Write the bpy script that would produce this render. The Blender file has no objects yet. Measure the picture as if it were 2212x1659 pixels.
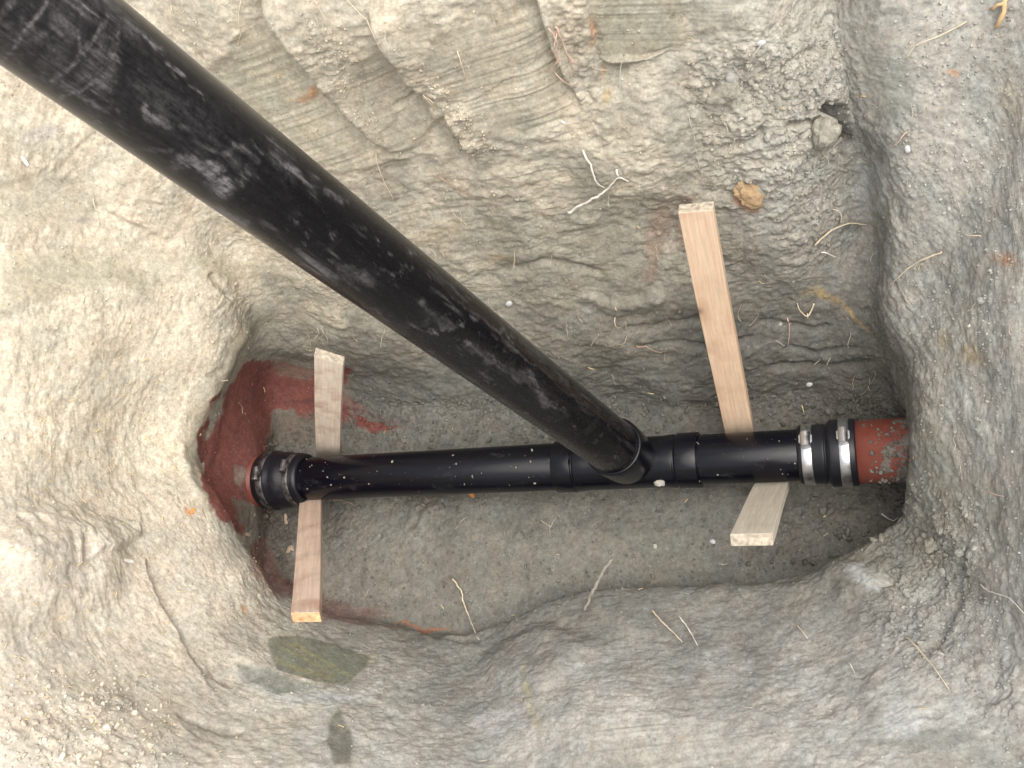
import bpy, bmesh, math, random
import numpy as np
from mathutils import Vector, Matrix
random.seed(7)
S = bpy.context.scene
COL = S.collection

# ------------------------------------------------------------------ camera
W_, H_ = 2212., 1659.            # size the photograph was measured at
F_, CX, CY = 2109., 1106., 829.5
def nrm(v): v = np.array(v, float); return v/np.linalg.norm(v)
_X = nrm([5500, -450, -2109]); _D = nrm([1104, 803, 2109])
_Z = -nrm(_D-(_D@_X)*_X); _Y = np.cross(_Z, _X)
R = np.array([_X, _Y, _Z])
def ray(px, py): return R@np.array([(px-CX)/F_, (py-CY)/F_, 1.])
C = np.array([0, 0, .12])-ray(1305, 1003)*2.318
def at(px, py, z=None, y=None):
    r = ray(px, py); t = (z-C[2])/r[2] if z is not None else (y-C[1])/r[1]
    return C+r*t
cam = bpy.data.objects.new('camera', bpy.data.cameras.new('camera'))
COL.objects.link(cam); S.camera = cam
cam.data.sensor_width = 36; cam.data.lens = 36*F_/W_
cam.data.clip_start = .02; cam.data.clip_end = 500
M = Matrix([[R[i][0], -R[i][1], -R[i][2], C[i]] for i in range(3)]+[[0, 0, 0, 1]])
cam.matrix_world = M

# ------------------------------------------------------------------ light
wd = bpy.data.worlds.new('World'); S.world = wd; wd.use_nodes = True
nt = wd.node_tree; bg = nt.nodes['Background']
sky = nt.nodes.new('ShaderNodeTexSky'); sky.sky_type = 'NISHITA'; sky.sun_disc = False
SUN_EL, SUN_AZ = math.radians(66), math.radians(112)     # azimuth clockwise from +Y
sky.sun_elevation = SUN_EL; sky.sun_rotation = SUN_AZ
sky.air_density = 1.0; sky.dust_density = 4.0; sky.ozone_density = 1.0
hs = nt.nodes.new('ShaderNodeHueSaturation'); hs.inputs['Saturation'].default_value = .30   # thin bright cloud
nt.links.new(sky.outputs[0], hs.inputs['Color']); nt.links.new(hs.outputs[0], bg.inputs[0]); bg.inputs[1].default_value = .15
sd = bpy.data.lights.new('sun', 'SUN'); sun = bpy.data.objects.new('sun', sd); COL.objects.link(sun)
sd.energy = 1.3; sd.angle = math.radians(70); sd.color = (1, .93, .82)
dv = Vector((math.sin(SUN_AZ)*math.cos(SUN_EL), math.cos(SUN_AZ)*math.cos(SUN_EL), math.sin(SUN_EL)))
sun.rotation_euler = dv.to_track_quat('Z', 'Y').to_euler()
S.view_settings.view_transform = 'Standard'; S.view_settings.look = 'None'
S.view_settings.exposure = 0.88; S.view_settings.gamma = 1

# ------------------------------------------------------------------ noise (numpy)
def _h(ix, iy, iz, s):
    n = (ix.astype(np.int64)*73856093) ^ (iy.astype(np.int64)*19349663) ^ (iz.astype(np.int64)*83492791) ^ (s*2654435761)
    n &= 0xffffffff; n = ((n ^ (n >> 15))*2246822519) & 0xffffffff; n = ((n ^ (n >> 13))*3266489917) & 0xffffffff
    return ((n ^ (n >> 16)) & 0xffffff)/float(0xffffff)
def vnoise(p, s=0):
    i = np.floor(p); f = (p-i); f = (f*f*f*(f*(f*6-15)+10)).astype(np.float32); i = i.astype(np.int64)
    out = 0
    for dx in (0, 1):
        wx = f[:, 0] if dx else 1-f[:, 0]
        for dy in (0, 1):
            wy = f[:, 1] if dy else 1-f[:, 1]
            for dz in (0, 1):
                wz = f[:, 2] if dz else 1-f[:, 2]
                out = out+wx*wy*wz*_h(i[:, 0]+dx, i[:, 1]+dy, i[:, 2]+dz, s)
    return out*2-1
def fbm(p, o=4, s=0, g=.5):
    a, t, q = 1., 0, p.copy()
    for k in range(o): t = t+a*vnoise(q, s+k); q = q*2.03+11.7; a *= g
    return t
def worley(p, s=0):
    i = np.floor(p).astype(np.int64); f = p-i; d = np.full(len(p), 9.); d2 = d.copy(); idv = np.zeros(len(p))
    for dx in (-1, 0, 1):
        for dy in (-1, 0, 1):
            for dz in (-1, 0, 1):
                a, b, c = i[:, 0]+dx, i[:, 1]+dy, i[:, 2]+dz
                q = (dx+_h(a, b, c, s)-f[:, 0])**2+(dy+_h(a, b, c, s+1)-f[:, 1])**2+(dz+_h(a, b, c, s+2)-f[:, 2])**2
                m = q < d; d2 = np.where(m, d, np.minimum(d2, q)); idv = np.where(m, _h(a, b, c, s+3), idv); d = np.where(m, q, d)
    return np.sqrt(d), np.sqrt(d2), idv
def sm(a, b, x): t = np.clip((x-a)/(b-a), 0, 1); return t*t*(3-2*t)

# ------------------------------------------------------------------ object helpers
def link_mesh(name, verts, faces, mat, parent=None, smooth=True):
    me = bpy.data.meshes.new(name); me.from_pydata([tuple(map(float, v)) for v in verts], [], faces); me.update()
    if smooth: me.polygons.foreach_set('use_smooth', [True]*len(me.polygons))
    o = bpy.data.objects.new(name, me); COL.objects.link(o); me.materials.append(mat)
    if parent: o.parent = parent; o.matrix_parent_inverse = parent.matrix_world.inverted()
    return o
def tag(o, label=None, cat=None, group=None, kind=None):
    for k, v in (('label', label), ('category', cat), ('group', group), ('kind', kind)):
        if v: o[k] = v
    return o
def empty(name, loc=(0, 0, 0)):
    o = bpy.data.objects.new(name, None); COL.objects.link(o); o.location = [float(c) for c in loc]
    o.empty_display_size = .05; bpy.context.view_layer.update(); return o

# ------------------------------------------------------------------ materials
def mat(name):
    m = bpy.data.materials.new(name); m.use_nodes = True
    return m, m.node_tree, m.node_tree.nodes['Principled BSDF']
def N(t, ty, **kw):
    n = t.nodes.new(ty)
    for k, v in kw.items():
        if k in n.inputs.keys(): n.inputs[k].default_value = v
        else: setattr(n, k, v)
    return n
def mixc(t, fac, a, b, blend='MIX'):
    n = t.nodes.new('ShaderNodeMix'); n.data_type = 'RGBA'; n.blend_type = blend
    for i, v in ((0, fac), (6, a), (7, b)):
        if hasattr(v, 'is_output'): t.links.new(v, n.inputs[i])
        else: n.inputs[i].default_value = v
    return n.outputs[2]
def ramp(t, src, a, b, ca=(0, 0, 0, 1), cb=(1, 1, 1, 1)):
    n = t.nodes.new('ShaderNodeValToRGB'); e = n.color_ramp.elements
    e[0].position = a; e[1].position = b; e[0].color = ca; e[1].color = cb
    t.links.new(src, n.inputs[0]); return n.outputs[0]
def mth(t, op, a, b=None):
    n = t.nodes.new('ShaderNodeMath'); n.operation = op
    for i, v in enumerate((a, b)):
        if v is None: continue
        if hasattr(v, 'is_output'): t.links.new(v, n.inputs[i])
        else: n.inputs[i].default_value = v
    return n.outputs[0]

def soil_material(name, attr=True, base=(.3, .28, .23, 1)):
    m, t, b = mat(name)
    tc = N(t, 'ShaderNodeTexCoord'); P = tc.outputs['Object']
    if attr:
        a = N(t, 'ShaderNodeAttribute', attribute_name='soil'); col = a.outputs['Color']
        r = N(t, 'ShaderNodeAttribute', attribute_name='rough'); rg = r.outputs['Fac']
    else:
        rgb = N(t, 'ShaderNodeRGB'); rgb.outputs[0].default_value = base; col = rgb.outputs[0]; rg = None
    def nz(scale, detail=6, rough=.6):
        n = N(t, 'ShaderNodeTexNoise', Scale=scale, Detail=detail, Roughness=rough); t.links.new(P, n.inputs['Vector']); return n.outputs['Fac']
    n1 = nz(34, 8, .65); n2 = nz(190, 5, .7); n3 = nz(9, 3, .55)
    col = mixc(t, 1., col, ramp(t, n1, .32, .68, (.84, .83, .82, 1), (1.13, 1.13, 1.13, 1)), 'MULTIPLY')
    col = mixc(t, 1., col, ramp(t, nz(85, 4, .7), .36, .64, (.82, .82, .82, 1), (1.14, 1.14, 1.14, 1)), 'MULTIPLY')
    col = mixc(t, 1., col, ramp(t, nz(15, 5, .7), .38, .62, (1.025, .99, .965, 1), (.98, 1.005, 1.025, 1)), 'MULTIPLY')
    col = mixc(t, 1., col, ramp(t, n2, .3, .7, (.80, .80, .80, 1), (1.2, 1.2, 1.2, 1)), 'MULTIPLY')
    # pale grit grains; dark dots paint the shade inside small pits
    v = N(t, 'ShaderNodeTexVoronoi', Scale=150); t.links.new(P, v.inputs['Vector'])
    g = ramp(t, v.outputs['Distance'], .12, .24, (1, 1, 1, 1), (0, 0, 0, 1))
    pick = ramp(t, nz(60, 2), .56, .62)
    col = mixc(t, mth(t, 'MULTIPLY', mth(t, 'MULTIPLY', g, pick), .55), col, (.5, .47, .41, 1))
    v2 = N(t, 'ShaderNodeTexVoronoi', Scale=95); t.links.new(P, v2.inputs['Vector'])
    g2 = ramp(t, v2.outputs['Distance'], .08, .2, (1, 1, 1, 1), (0, 0, 0, 1))
    pick2 = ramp(t, nz(22, 3, .6), .48, .56)
    d = mth(t, 'MULTIPLY', mth(t, 'MULTIPLY', g2, pick2), .30)
    if rg is not None: d = mth(t, 'MULTIPLY', d, rg)
    col = mixc(t, d, col, (.10, .09, .08, 1))
    t.links.new(col, b.inputs['Base Color'])
    b.inputs['Roughness'].default_value = .88; b.inputs['Specular IOR Level'].default_value = .25
    h = mth(t, 'ADD', mth(t, 'MULTIPLY', n2, .5), mth(t, 'MULTIPLY', nz(75, 6, .7), 1.1))
    h = mth(t, 'SUBTRACT', h, mth(t, 'MULTIPLY', g2, .35))
    bp = N(t, 'ShaderNodeBump', Strength=1.0, Distance=.0018); t.links.new(h, bp.inputs['Height'])
    if rg is not None:
        s = mth(t, 'ADD', mth(t, 'MULTIPLY', rg, .85), .12); t.links.new(s, bp.inputs['Strength'])
    t.links.new(bp.outputs[0], b.inputs['Normal'])
    return m
M_SOIL = soil_material('trench_soil')

def plastic(name, base, rough, dust, ax=(1, 1, 1), dusts=14, dthr=(.56, .72), dcol=(.30, .30, .31, 1), speck=.0):
    m, t, b = mat(name)
    tc = N(t, 'ShaderNodeTexCoord'); mp = N(t, 'ShaderNodeMapping'); mp.inputs['Scale'].default_value = ax
    t.links.new(tc.outputs['Object'], mp.inputs[0])
    def nz(scale, detail, rg=.6, vec=mp.outputs[0]):
        n = N(t, 'ShaderNodeTexNoise', Scale=scale, Detail=detail, Roughness=rg); t.links.new(vec, n.inputs['Vector']); return n.outputs['Fac']
    d = ramp(t, nz(dusts, 9, .68), *dthr)
    film = ramp(t, nz(4, 3), .4, .7)
    fac = mth(t, 'ADD', mth(t, 'MULTIPLY', d, dust), mth(t, 'MULTIPLY', film, dust*.16))
    if speck:
        v = N(t, 'ShaderNodeTexVoronoi', Scale=110); t.links.new(tc.outputs['Object'], v.inputs['Vector'])
        sp = ramp(t, v.outputs['Distance'], .05, .14, (1, 1, 1, 1), (0, 0, 0, 1))
        pk = ramp(t, nz(50, 1, .5, tc.outputs['Object']), .62, .66)
        fac = mth(t, 'MAXIMUM', fac, mth(t, 'MULTIPLY', mth(t, 'MULTIPLY', sp, pk), speck))
    c = mixc(t, fac, base, dcol); b.inputs['Specular IOR Level'].default_value = .34
    t.links.new(c, b.inputs['Base Color'])
    t.links.new(mth(t, 'ADD', mth(t, 'MULTIPLY', fac, .55), rough), b.inputs['Roughness'])
    bp = N(t, 'ShaderNodeBump', Strength=.25, Distance=.001); t.links.new(nz(60, 4), bp.inputs['Height'])
    t.links.new(bp.outputs[0], b.inputs['Normal'])
    return m
M_ABS = plastic('black_plastic', (.0020, .0022, .0050, 1), .23, .10, (.5, 1, 1), 22, (.60, .80), speck=.22)
M_RUB = plastic('black_rubber', (.007, .007, .010, 1), .36, .12, (1, 1, 1), 20, (.55, .8))

def riser_material():
    m, t, b = mat('dusty_black_plastic')
    tc = N(t, 'ShaderNodeTexCoord'); P = tc.outputs['Object']        # z runs along the pipe, origin at its foot
    mp = N(t, 'ShaderNodeMapping'); mp.inputs['Scale'].default_value = (1, 1, .12); t.links.new(P, mp.inputs[0])
    def nz(scale, detail, rg, vec):
        n = N(t, 'ShaderNodeTexNoise', Scale=scale, Detail=detail, Roughness=rg); t.links.new(vec, n.inputs['Vector']); return n.outputs['Fac']
    a = N(t, 'ShaderNodeAttribute', attribute_name='dust'); du = a.outputs['Fac']
    grain = ramp(t, nz(120, 8, .75, P), .38, .62, (.35, .35, .35, 1), (1.25, 1.25, 1.25, 1))
    brush = ramp(t, nz(150, 6, .7, mp.outputs[0]), .40, .62, (.35, .35, .35, 1), (1.2, 1.2, 1.2, 1))
    fac = mth(t, 'MULTIPLY', mth(t, 'MULTIPLY', du, grain), brush)
    c = mixc(t, fac, (.003, .0028, .004, 1), (.44, .42, .42, 1))
    t.links.new(c, b.inputs['Base Color'])
    t.links.new(mth(t, 'ADD', mth(t, 'MULTIPLY', fac, .7), .27), b.inputs['Roughness'])
    b.inputs['Specular IOR Level'].default_value = .24; b.inputs['Sheen Weight'].default_value = .13; b.inputs['Sheen Roughness'].default_value = .14; b.inputs['Sheen Tint'].default_value = (1, .9, .85, 1)
    bp = N(t, 'ShaderNodeBump', Strength=.15, Distance=.001); t.links.new(nz(80, 4, .6, mp.outputs[0]), bp.inputs['Height'])
    t.links.new(bp.outputs[0], b.inputs['Normal'])
    return m
M_RISER = riser_material()
m, t, b = mat('steel_band'); M_STEEL = m
b.inputs['Metallic'].default_value = 1; b.inputs['Base Color'].default_value = (.72, .72, .74, 1); b.inputs['Roughness'].default_value = .3
n = N(t, 'ShaderNodeTexNoise', Scale=90, Detail=4); tc = N(t, 'ShaderNodeTexCoord'); t.links.new(tc.outputs['Object'], n.inputs['Vector'])
t.links.new(ramp(t, n.outputs['Fac'], .3, .8, (.24, .24, .24, 1), (.5, .5, .5, 1)), b.inputs['Roughness'])
m, t, b = mat('dirty_steel_band'); M_STEEL2 = m
b.inputs['Metallic'].default_value = .7; b.inputs['Roughness'].default_value = .45
n = N(t, 'ShaderNodeTexNoise', Scale=60, Detail=5); tc = N(t, 'ShaderNodeTexCoord'); t.links.new(tc.outputs['Object'], n.inputs['Vector'])
t.links.new(ramp(t, n.outputs['Fac'], .4, .62, (.05, .045, .045, 1), (.20, .18, .18, 1)), b.inputs['Base Color'])

def clay_material():
    m, t, b = mat('red_clay_pipe')
    tc = N(t, 'ShaderNodeTexCoord'); P = tc.outputs['Object']
    def nz(scale, detail, rg=.6):
        n = N(t, 'ShaderNodeTexNoise', Scale=scale, Detail=detail, Roughness=rg); t.links.new(P, n.inputs['Vector']); return n.outputs['Fac']
    sep = N(t, 'ShaderNodeSeparateXYZ'); t.links.new(P, sep.inputs[0])
    base = mixc(t, ramp(t, nz(18, 4), .35, .7), (.175, .042, .027, 1), (.22, .065, .046, 1))
    ad = mth(t, 'ADD', nz(26, 7, .6), mth(t, 'MULTIPLY', mth(t, 'SUBTRACT', sep.outputs[0], .045), 2.6))
    base = mixc(t, ramp(t, ad, .585, .64), base, (.17, .155, .13, 1))
    t.links.new(base, b.inputs['Base Color']); b.inputs['Roughness'].default_value = .5
    bp = N(t, 'ShaderNodeBump', Strength=.6, Distance=.004); t.links.new(ramp(t, ad, .58, .75), bp.inputs['Height'])
    t.links.new(bp.outputs[0], b.inputs['Normal'])
    return m
M_CLAY = clay_material()

def wood_material(name, a, bb, seed, stain=.0, dirt=.3, knot=None):
    m, t, b = mat(name)
    tc = N(t, 'ShaderNodeTexCoord'); P = tc.outputs['Object']         # x width, y thickness, z length
    mp = N(t, 'ShaderNodeMapping'); mp.inputs['Scale'].default_value = (1, 1, .05); mp.inputs['Location'].default_value = (seed, seed*.7, seed*.3)
    t.links.new(P, mp.inputs[0])
    def nz(scale, detail, rg=.6, vec=P):
        n = N(t, 'ShaderNodeTexNoise', Scale=scale, Detail=detail, Roughness=rg); t.links.new(vec, n.inputs['Vector']); return n.outputs['Fac']
    wob = N(t, 'ShaderNodeTexWave', Scale=26, Distortion=9, Detail=4); wob.wave_type = 'BANDS'; wob.bands_direction = 'X'
    wob.inputs['Detail Scale'].default_value = 1.2
    t.links.new(mp.outputs[0], wob.inputs[0])
    gr = nz(260, 4, .6, mp.outputs[0])
    c = mixc(t, mth(t, 'MULTIPLY', ramp(t, wob.outputs['Fac'], .2, 1.), .22), a, bb)
    c = mixc(t, ramp(t, nz(70, 5, .65, mp.outputs[0]), .42, .66), c, bb)
    c = mixc(t, mth(t, 'MULTIPLY', ramp(t, nz(6, 3), .4, .7), .4), c, tuple(q*1.18 for q in a[:3])+(1,))
    c = mixc(t, 1., c, ramp(t, gr, .3, .7, (.86, .86, .86, 1), (1.1, 1.1, 1.1, 1)), 'MULTIPLY')
    if stain: c = mixc(t, mth(t, 'MULTIPLY', ramp(t, nz(11, 5), .5, .66), stain), c, (.30, .12, .07, 1))
    c = mixc(t, mth(t, 'MULTIPLY', ramp(t, nz(17, 7, .65), .52, .68), dirt), c, (.27, .24, .19, 1))
    sz = N(t, 'ShaderNodeSeparateXYZ'); t.links.new(P, sz.inputs[0])
    if knot:
        vd = N(t, 'ShaderNodeVectorMath', operation='DISTANCE'); vd.inputs[1].default_value = knot; ms_ = N(t, 'ShaderNodeVectorMath', operation='MULTIPLY'); ms_.inputs[1].default_value = (1, .3, .7)
        t.links.new(P, ms_.inputs[0]); t.links.new(ms_.outputs[0], vd.inputs[0])
        c = mixc(t, ramp(t, vd.outputs['Value'], .005, .009, (1, 1, 1, 1), (0, 0, 0, 1)), c, (.16, .10, .11, 1))
        c = mixc(t, mth(t, 'MULTIPLY', ramp(t, vd.outputs['Value'], .008, .03, (1, 1, 1, 1), (0, 0, 0, 1)), .4), c, (.46, .27, .15, 1))
    mud = ramp(t, mth(t, 'ADD', sz.outputs[2], mth(t, 'MULTIPLY', nz(24, 6, .7), .10)), .09, .17, (1, 1, 1, 1), (0, 0, 0, 1))
    c = mixc(t, mth(t, 'MULTIPLY', mud, .75), c, (.22, .20, .165, 1))
    t.links.new(c, b.inputs['Base Color']); b.inputs['Roughness'].default_value = .7
    bp = N(t, 'ShaderNodeBump', Strength=.35, Distance=.002); t.links.new(gr, bp.inputs['Height']); t.links.new(bp.outputs[0], b.inputs['Normal'])
    return m
def simple(name, col, rough=.8, var=.25, scale=60):
    m, t, b = mat(name)
    tc = N(t, 'ShaderNodeTexCoord'); n = N(t, 'ShaderNodeTexNoise', Scale=scale, Detail=5); t.links.new(tc.outputs['Object'], n.inputs['Vector'])
    lo = tuple(c*(1-var) for c in col)+(1,); hi = tuple(min(1, c*(1+var)) for c in col)+(1,)
    t.links.new(ramp(t, n.outputs['Fac'], .3, .7, lo, hi), b.inputs['Base Color']); b.inputs['Roughness'].default_value = rough
    return m

# ------------------------------------------------------------------ the trench: one lofted sheet of soil
# every station runs from under the pipe outwards; (picture x, picture y, height above the trench floor)
ST = [
 [(640,1000,0),(562,1035,0),(574,1030,.10),(449,1000,.33),(409,972,.44),(300,960,.55),(150,940,.72),(-60,920,.90)],
 [(680,1000,0),(600,980,0),(568,925,.11),(490,838,.35),(452,846,.46),(350,760,.60),(180,690,.80),(-80,600,1.02)],
 [(740,1000,0),(660,930,0),(590,830,.12),(535,750,.36),(512,728,.45),(420,590,.63),(200,440,.86),(-80,300,1.12)],
 [(830,1000,0),(790,900,0),(690,800,.12),(610,715,.30),(567,655,.42),(480,470,.65),(300,250,.95),(40,-80,1.27)],
 [(900,1000,0),(900,900,0),(870,850,.05),(820,770,.20),(760,670,.37),(660,500,.60),(540,270,.87),(380,-80,1.2)],
 [(1050,1000,0),(1060,900,0),(1050,850,.05),(1020,770,.18),(980,660,.35),(920,480,.60),(850,240,.87),(770,-80,1.15)],
 [(1250,1000,0),(1250,900,0),(1250,850,.05),(1240,770,.17),(1220,650,.34),(1190,460,.58),(1150,220,.84),(1100,-80,1.1)],
 [(1450,1000,0),(1450,900,0),(1450,850,.05),(1450,770,.17),(1440,640,.34),(1430,440,.56),(1410,210,.80),(1380,-80,1.03)],
 [(1650,1000,0),(1650,885,0),(1660,835,.05),(1660,760,.17),(1660,630,.33),(1660,430,.54),(1650,200,.76),(1630,-80,.98)],
 [(1780,1000,0),(1790,885,0),(1800,825,.05),(1800,750,.16),(1790,630,.30),(1780,420,.49),(1760,200,.71),(1740,-80,.92)],
 [(1850,1000,0),(1875,890,0),(1905,830,.05),(1912,770,.15),(1888,640,.28),(1872,400,.46),(1836,200,.64),(1815,-80,.84)],
 [(1880,1000,0),(1915,910,.01),(1938,870,.08),(1940,820,.20),(1925,690,.36),(1945,450,.53),(1945,200,.70),(1950,-80,.89)],
 [(1890,1000,0),(1940,930,.01),(1960,900,.10),(1962,860,.25),(1980,780,.36),(2050,600,.49),(2130,350,.65),(2260,-30,.86)],
 [(1900,1000,0),(1955,970,0),(1972,970,.10),(1972,950,.25),(1990,900,.35),(2080,850,.46),(2180,760,.57),(2320,650,.68)],
 [(1900,1000,0),(1955,1030,0),(1972,1045,.06),(1970,1062,.16),(1976,1072,.22),(2070,1120,.33),(2170,1160,.43),(2320,1200,.58)],
 [(1850,1000,0),(1900,1080,0),(1960,1190,0),(1955,1172,.09),(1938,1146,.17),(2020,1250,.25),(2110,1380,.34),(2300,1620,.48)],
 [(1700,1000,0),(1720,1150,0),(1750,1285,0),(1750,1268,.08),(1744,1244,.15),(1800,1380,.25),(1860,1530,.36),(1920,1740,.5)],
 [(1550,1000,0),(1550,1150,0),(1550,1298,0),(1550,1288,.06),(1550,1272,.115),(1570,1400,.20),(1600,1550,.32),(1620,1740,.44)],
 [(1300,1000,0),(1270,1150,0),(1255,1304,0),(1252,1297,.05),(1252,1287,.095),(1260,1410,.175),(1270,1550,.30),(1280,1740,.42)],
 [(1080,1000,0),(1060,1160,0),(1045,1388,.01),(1040,1380,.045),(1035,1368,.08),(1030,1450,.14),(1030,1570,.25),(1030,1740,.40)],
 [(880,1000,0),(860,1170,0),(850,1335,.02),(840,1350,.08),(830,1362,.13),(800,1450,.25),(760,1560,.38),(720,1740,.53)],
 [(750,1000,0),(700,1180,0),(655,1315,.03),(640,1312,.14),(622,1300,.25),(560,1400,.40),(470,1530,.55),(370,1740,.74)],
 [(690,1000,0),(620,1170,0),(575,1245,.05),(562,1240,.18),(546,1218,.33),(420,1300,.50),(250,1400,.67),(10,1570,.90)],
 [(660,1000,0),(575,1095,0),(566,1108,.08),(489,1100,.28),(459,1070,.41),(330,1120,.55),(160,1160,.72),(-80,1200,.95)],
]
GROUND = [1.25]*3+[1.45]*6+[1.35]*3+[1.2]*3+[.95]*6+[1.1]*3
ctrl = []
for st, gz in zip(ST, GROUND):
    row = [at(a, b_, z=c) for a, b_, c in st]
    row[0] = np.array([row[0][0], 0., -.005])
    H = row[-1]; o2 = H[:2]-np.array([-.2, 0]); o2 = o2/np.linalg.norm(o2)
    I = np.array([*(H[:2]+o2*.35), max(gz, H[2]+.12)]); J = np.array([*(H[:2]+o2*2.6), 1.15]); K = np.array([*(H[:2]+o2*60), 1.1])
    ctrl.append(row+[I, J, K])
ctrl = np.array(ctrl)                                   # stations x rings x 3
def cr(P0, P1, P2, P3, t): return .5*((2*P1)+(-P0+P2)*t+(2*P0-5*P1+4*P2-P3)*t*t+(-P0+3*P1-3*P2+P3)*t**3)
NA = 60
ns, nr, _ = ctrl.shape
tt = np.arange(NA)/NA
rows = []
for i in range(ns):
    P = [ctrl[(i+k-1) % ns] for k in range(4)]
    for t_ in tt: rows.append(cr(*P, t_))
A = np.array(rows)                                      # na x rings x 3
seg = [50, 50, 50, 60, 120, 120, 120, 16, 10, 8]
cols = []
for j in range(nr-1):
    P0 = A[:, max(j-1, 0)]; P1 = A[:, j]; P2 = A[:, j+1]; P3 = A[:, min(j+2, nr-1)]
    if j >= nr-4: P0, P3 = 2*P1-P2, 2*P2-P1              # straight outside the frame
    for k in range(seg[j]): cols.append(cr(P0, P1, P2, P3, k/seg[j]))
cols.append(A[:, -1])
G = np.array(cols)                                      # nv x na x 3
nv, na = G.shape[:2]
def normals(G):
    du = np.roll(G, -1, 1)-np.roll(G, 1, 1); dv_ = np.gradient(G, axis=0)
    n = np.cross(dv_, du); l = np.linalg.norm(n, axis=2, keepdims=True); return n/np.maximum(l, 1e-12)
Nn = normals(G)
if Nn[nv//2, :, 2].mean() < 0: Nn = -Nn
for _ in range(3): Nn[1:-1] = (Nn[:-2]+2*Nn[1:-1]+Nn[2:])/4; Nn = Nn/np.linalg.norm(Nn, axis=2, keepdims=True)
base = G.reshape(-1, 3); nn = Nn.reshape(-1, 3)
q = (base-C)@R; U = q[:, 0]/q[:, 2]*F_+CX; V = q[:, 1]/q[:, 2]*F_+CY      # where the photo shows each bit of soil
U = np.where(q[:, 2] > .1, U, -9999.)
ring = np.repeat(np.arange(nv), na)

w1 = fbm(base*9, 3, 5); w2 = fbm(base*9+40, 3, 9); wf = fbm(base*38, 3, 15)
Uw = U+w1*14+wf*6; Vw = V+w2*14+fbm(base*38+9, 3, 19)*6
def blob(cx, cy, rx, ry, ang=0, soft=.35, warp=True):
    a, b_ = (Uw, Vw) if warp else (U, V)
    c_, s_ = math.cos(math.radians(ang)), math.sin(math.radians(ang))
    x = (a-cx)*c_+(b_-cy)*s_; y = -(a-cx)*s_+(b_-cy)*c_
    return 1-sm(1-soft, 1+soft, np.sqrt((x/rx)**2+(y/ry)**2))
def poly(pts, soft=10, warp=1.):
    a, b_ = U+(Uw-U)*warp, V+(Vw-V)*warp
    pts = np.array(pts, float); d = np.full(len(a), 1e9); ins = np.zeros(len(a), bool)
    for k in range(len(pts)):
        p, p2 = pts[k], pts[(k+1) % len(pts)]; e = p2-p
        t_ = np.clip(((a-p[0])*e[0]+(b_-p[1])*e[1])/(e@e), 0, 1)
        d = np.minimum(d, np.hypot(a-p[0]-t_*e[0], b_-p[1]-t_*e[1]))
        c_ = ((p[1] > b_) != (p2[1] > b_)) & (a < (p2[0]-p[0])*(b_-p[1])/((p2[1]-p[1]) or 1e-9)+p[0]); ins ^= c_
    return sm(-soft, soft, np.where(ins, d, -d))
def side(pts, warp=.5):
    """signed distance to an open line (+ on its right hand side), and how far along it"""
    a = U+(Uw-U)*warp; b_ = V+(Vw-V)*warp
    pts = np.array(pts, float); best = np.full(len(a), 1e9); sg = np.zeros(len(a)); al = np.zeros(len(a)); L = 0; tot = sum(np.linalg.norm(pts[k+1]-pts[k]) for k in range(len(pts)-1))
    for k in range(len(pts)-1):
        p, p2 = pts[k], pts[k+1]; e = p2-p; l = np.linalg.norm(e)
        r_ = ((a-p[0])*e[0]+(b_-p[1])*e[1])/(l*l); t_ = np.clip(r_, 0, 1)
        d = np.hypot(a-p[0]-t_*e[0], b_-p[1]-t_*e[1]); m_ = d < best
        s_ = np.sign(e[0]*(b_-p[1])-e[1]*(a-p[0]))
        best = np.where(m_, d, best); sg = np.where(m_, s_, sg); al = np.where(m_, (L+np.clip(r_, -2.*(k == 0), 1+2.*(k == len(pts)-2))*l)/tot, al); L += l
    return best*sg, al

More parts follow.
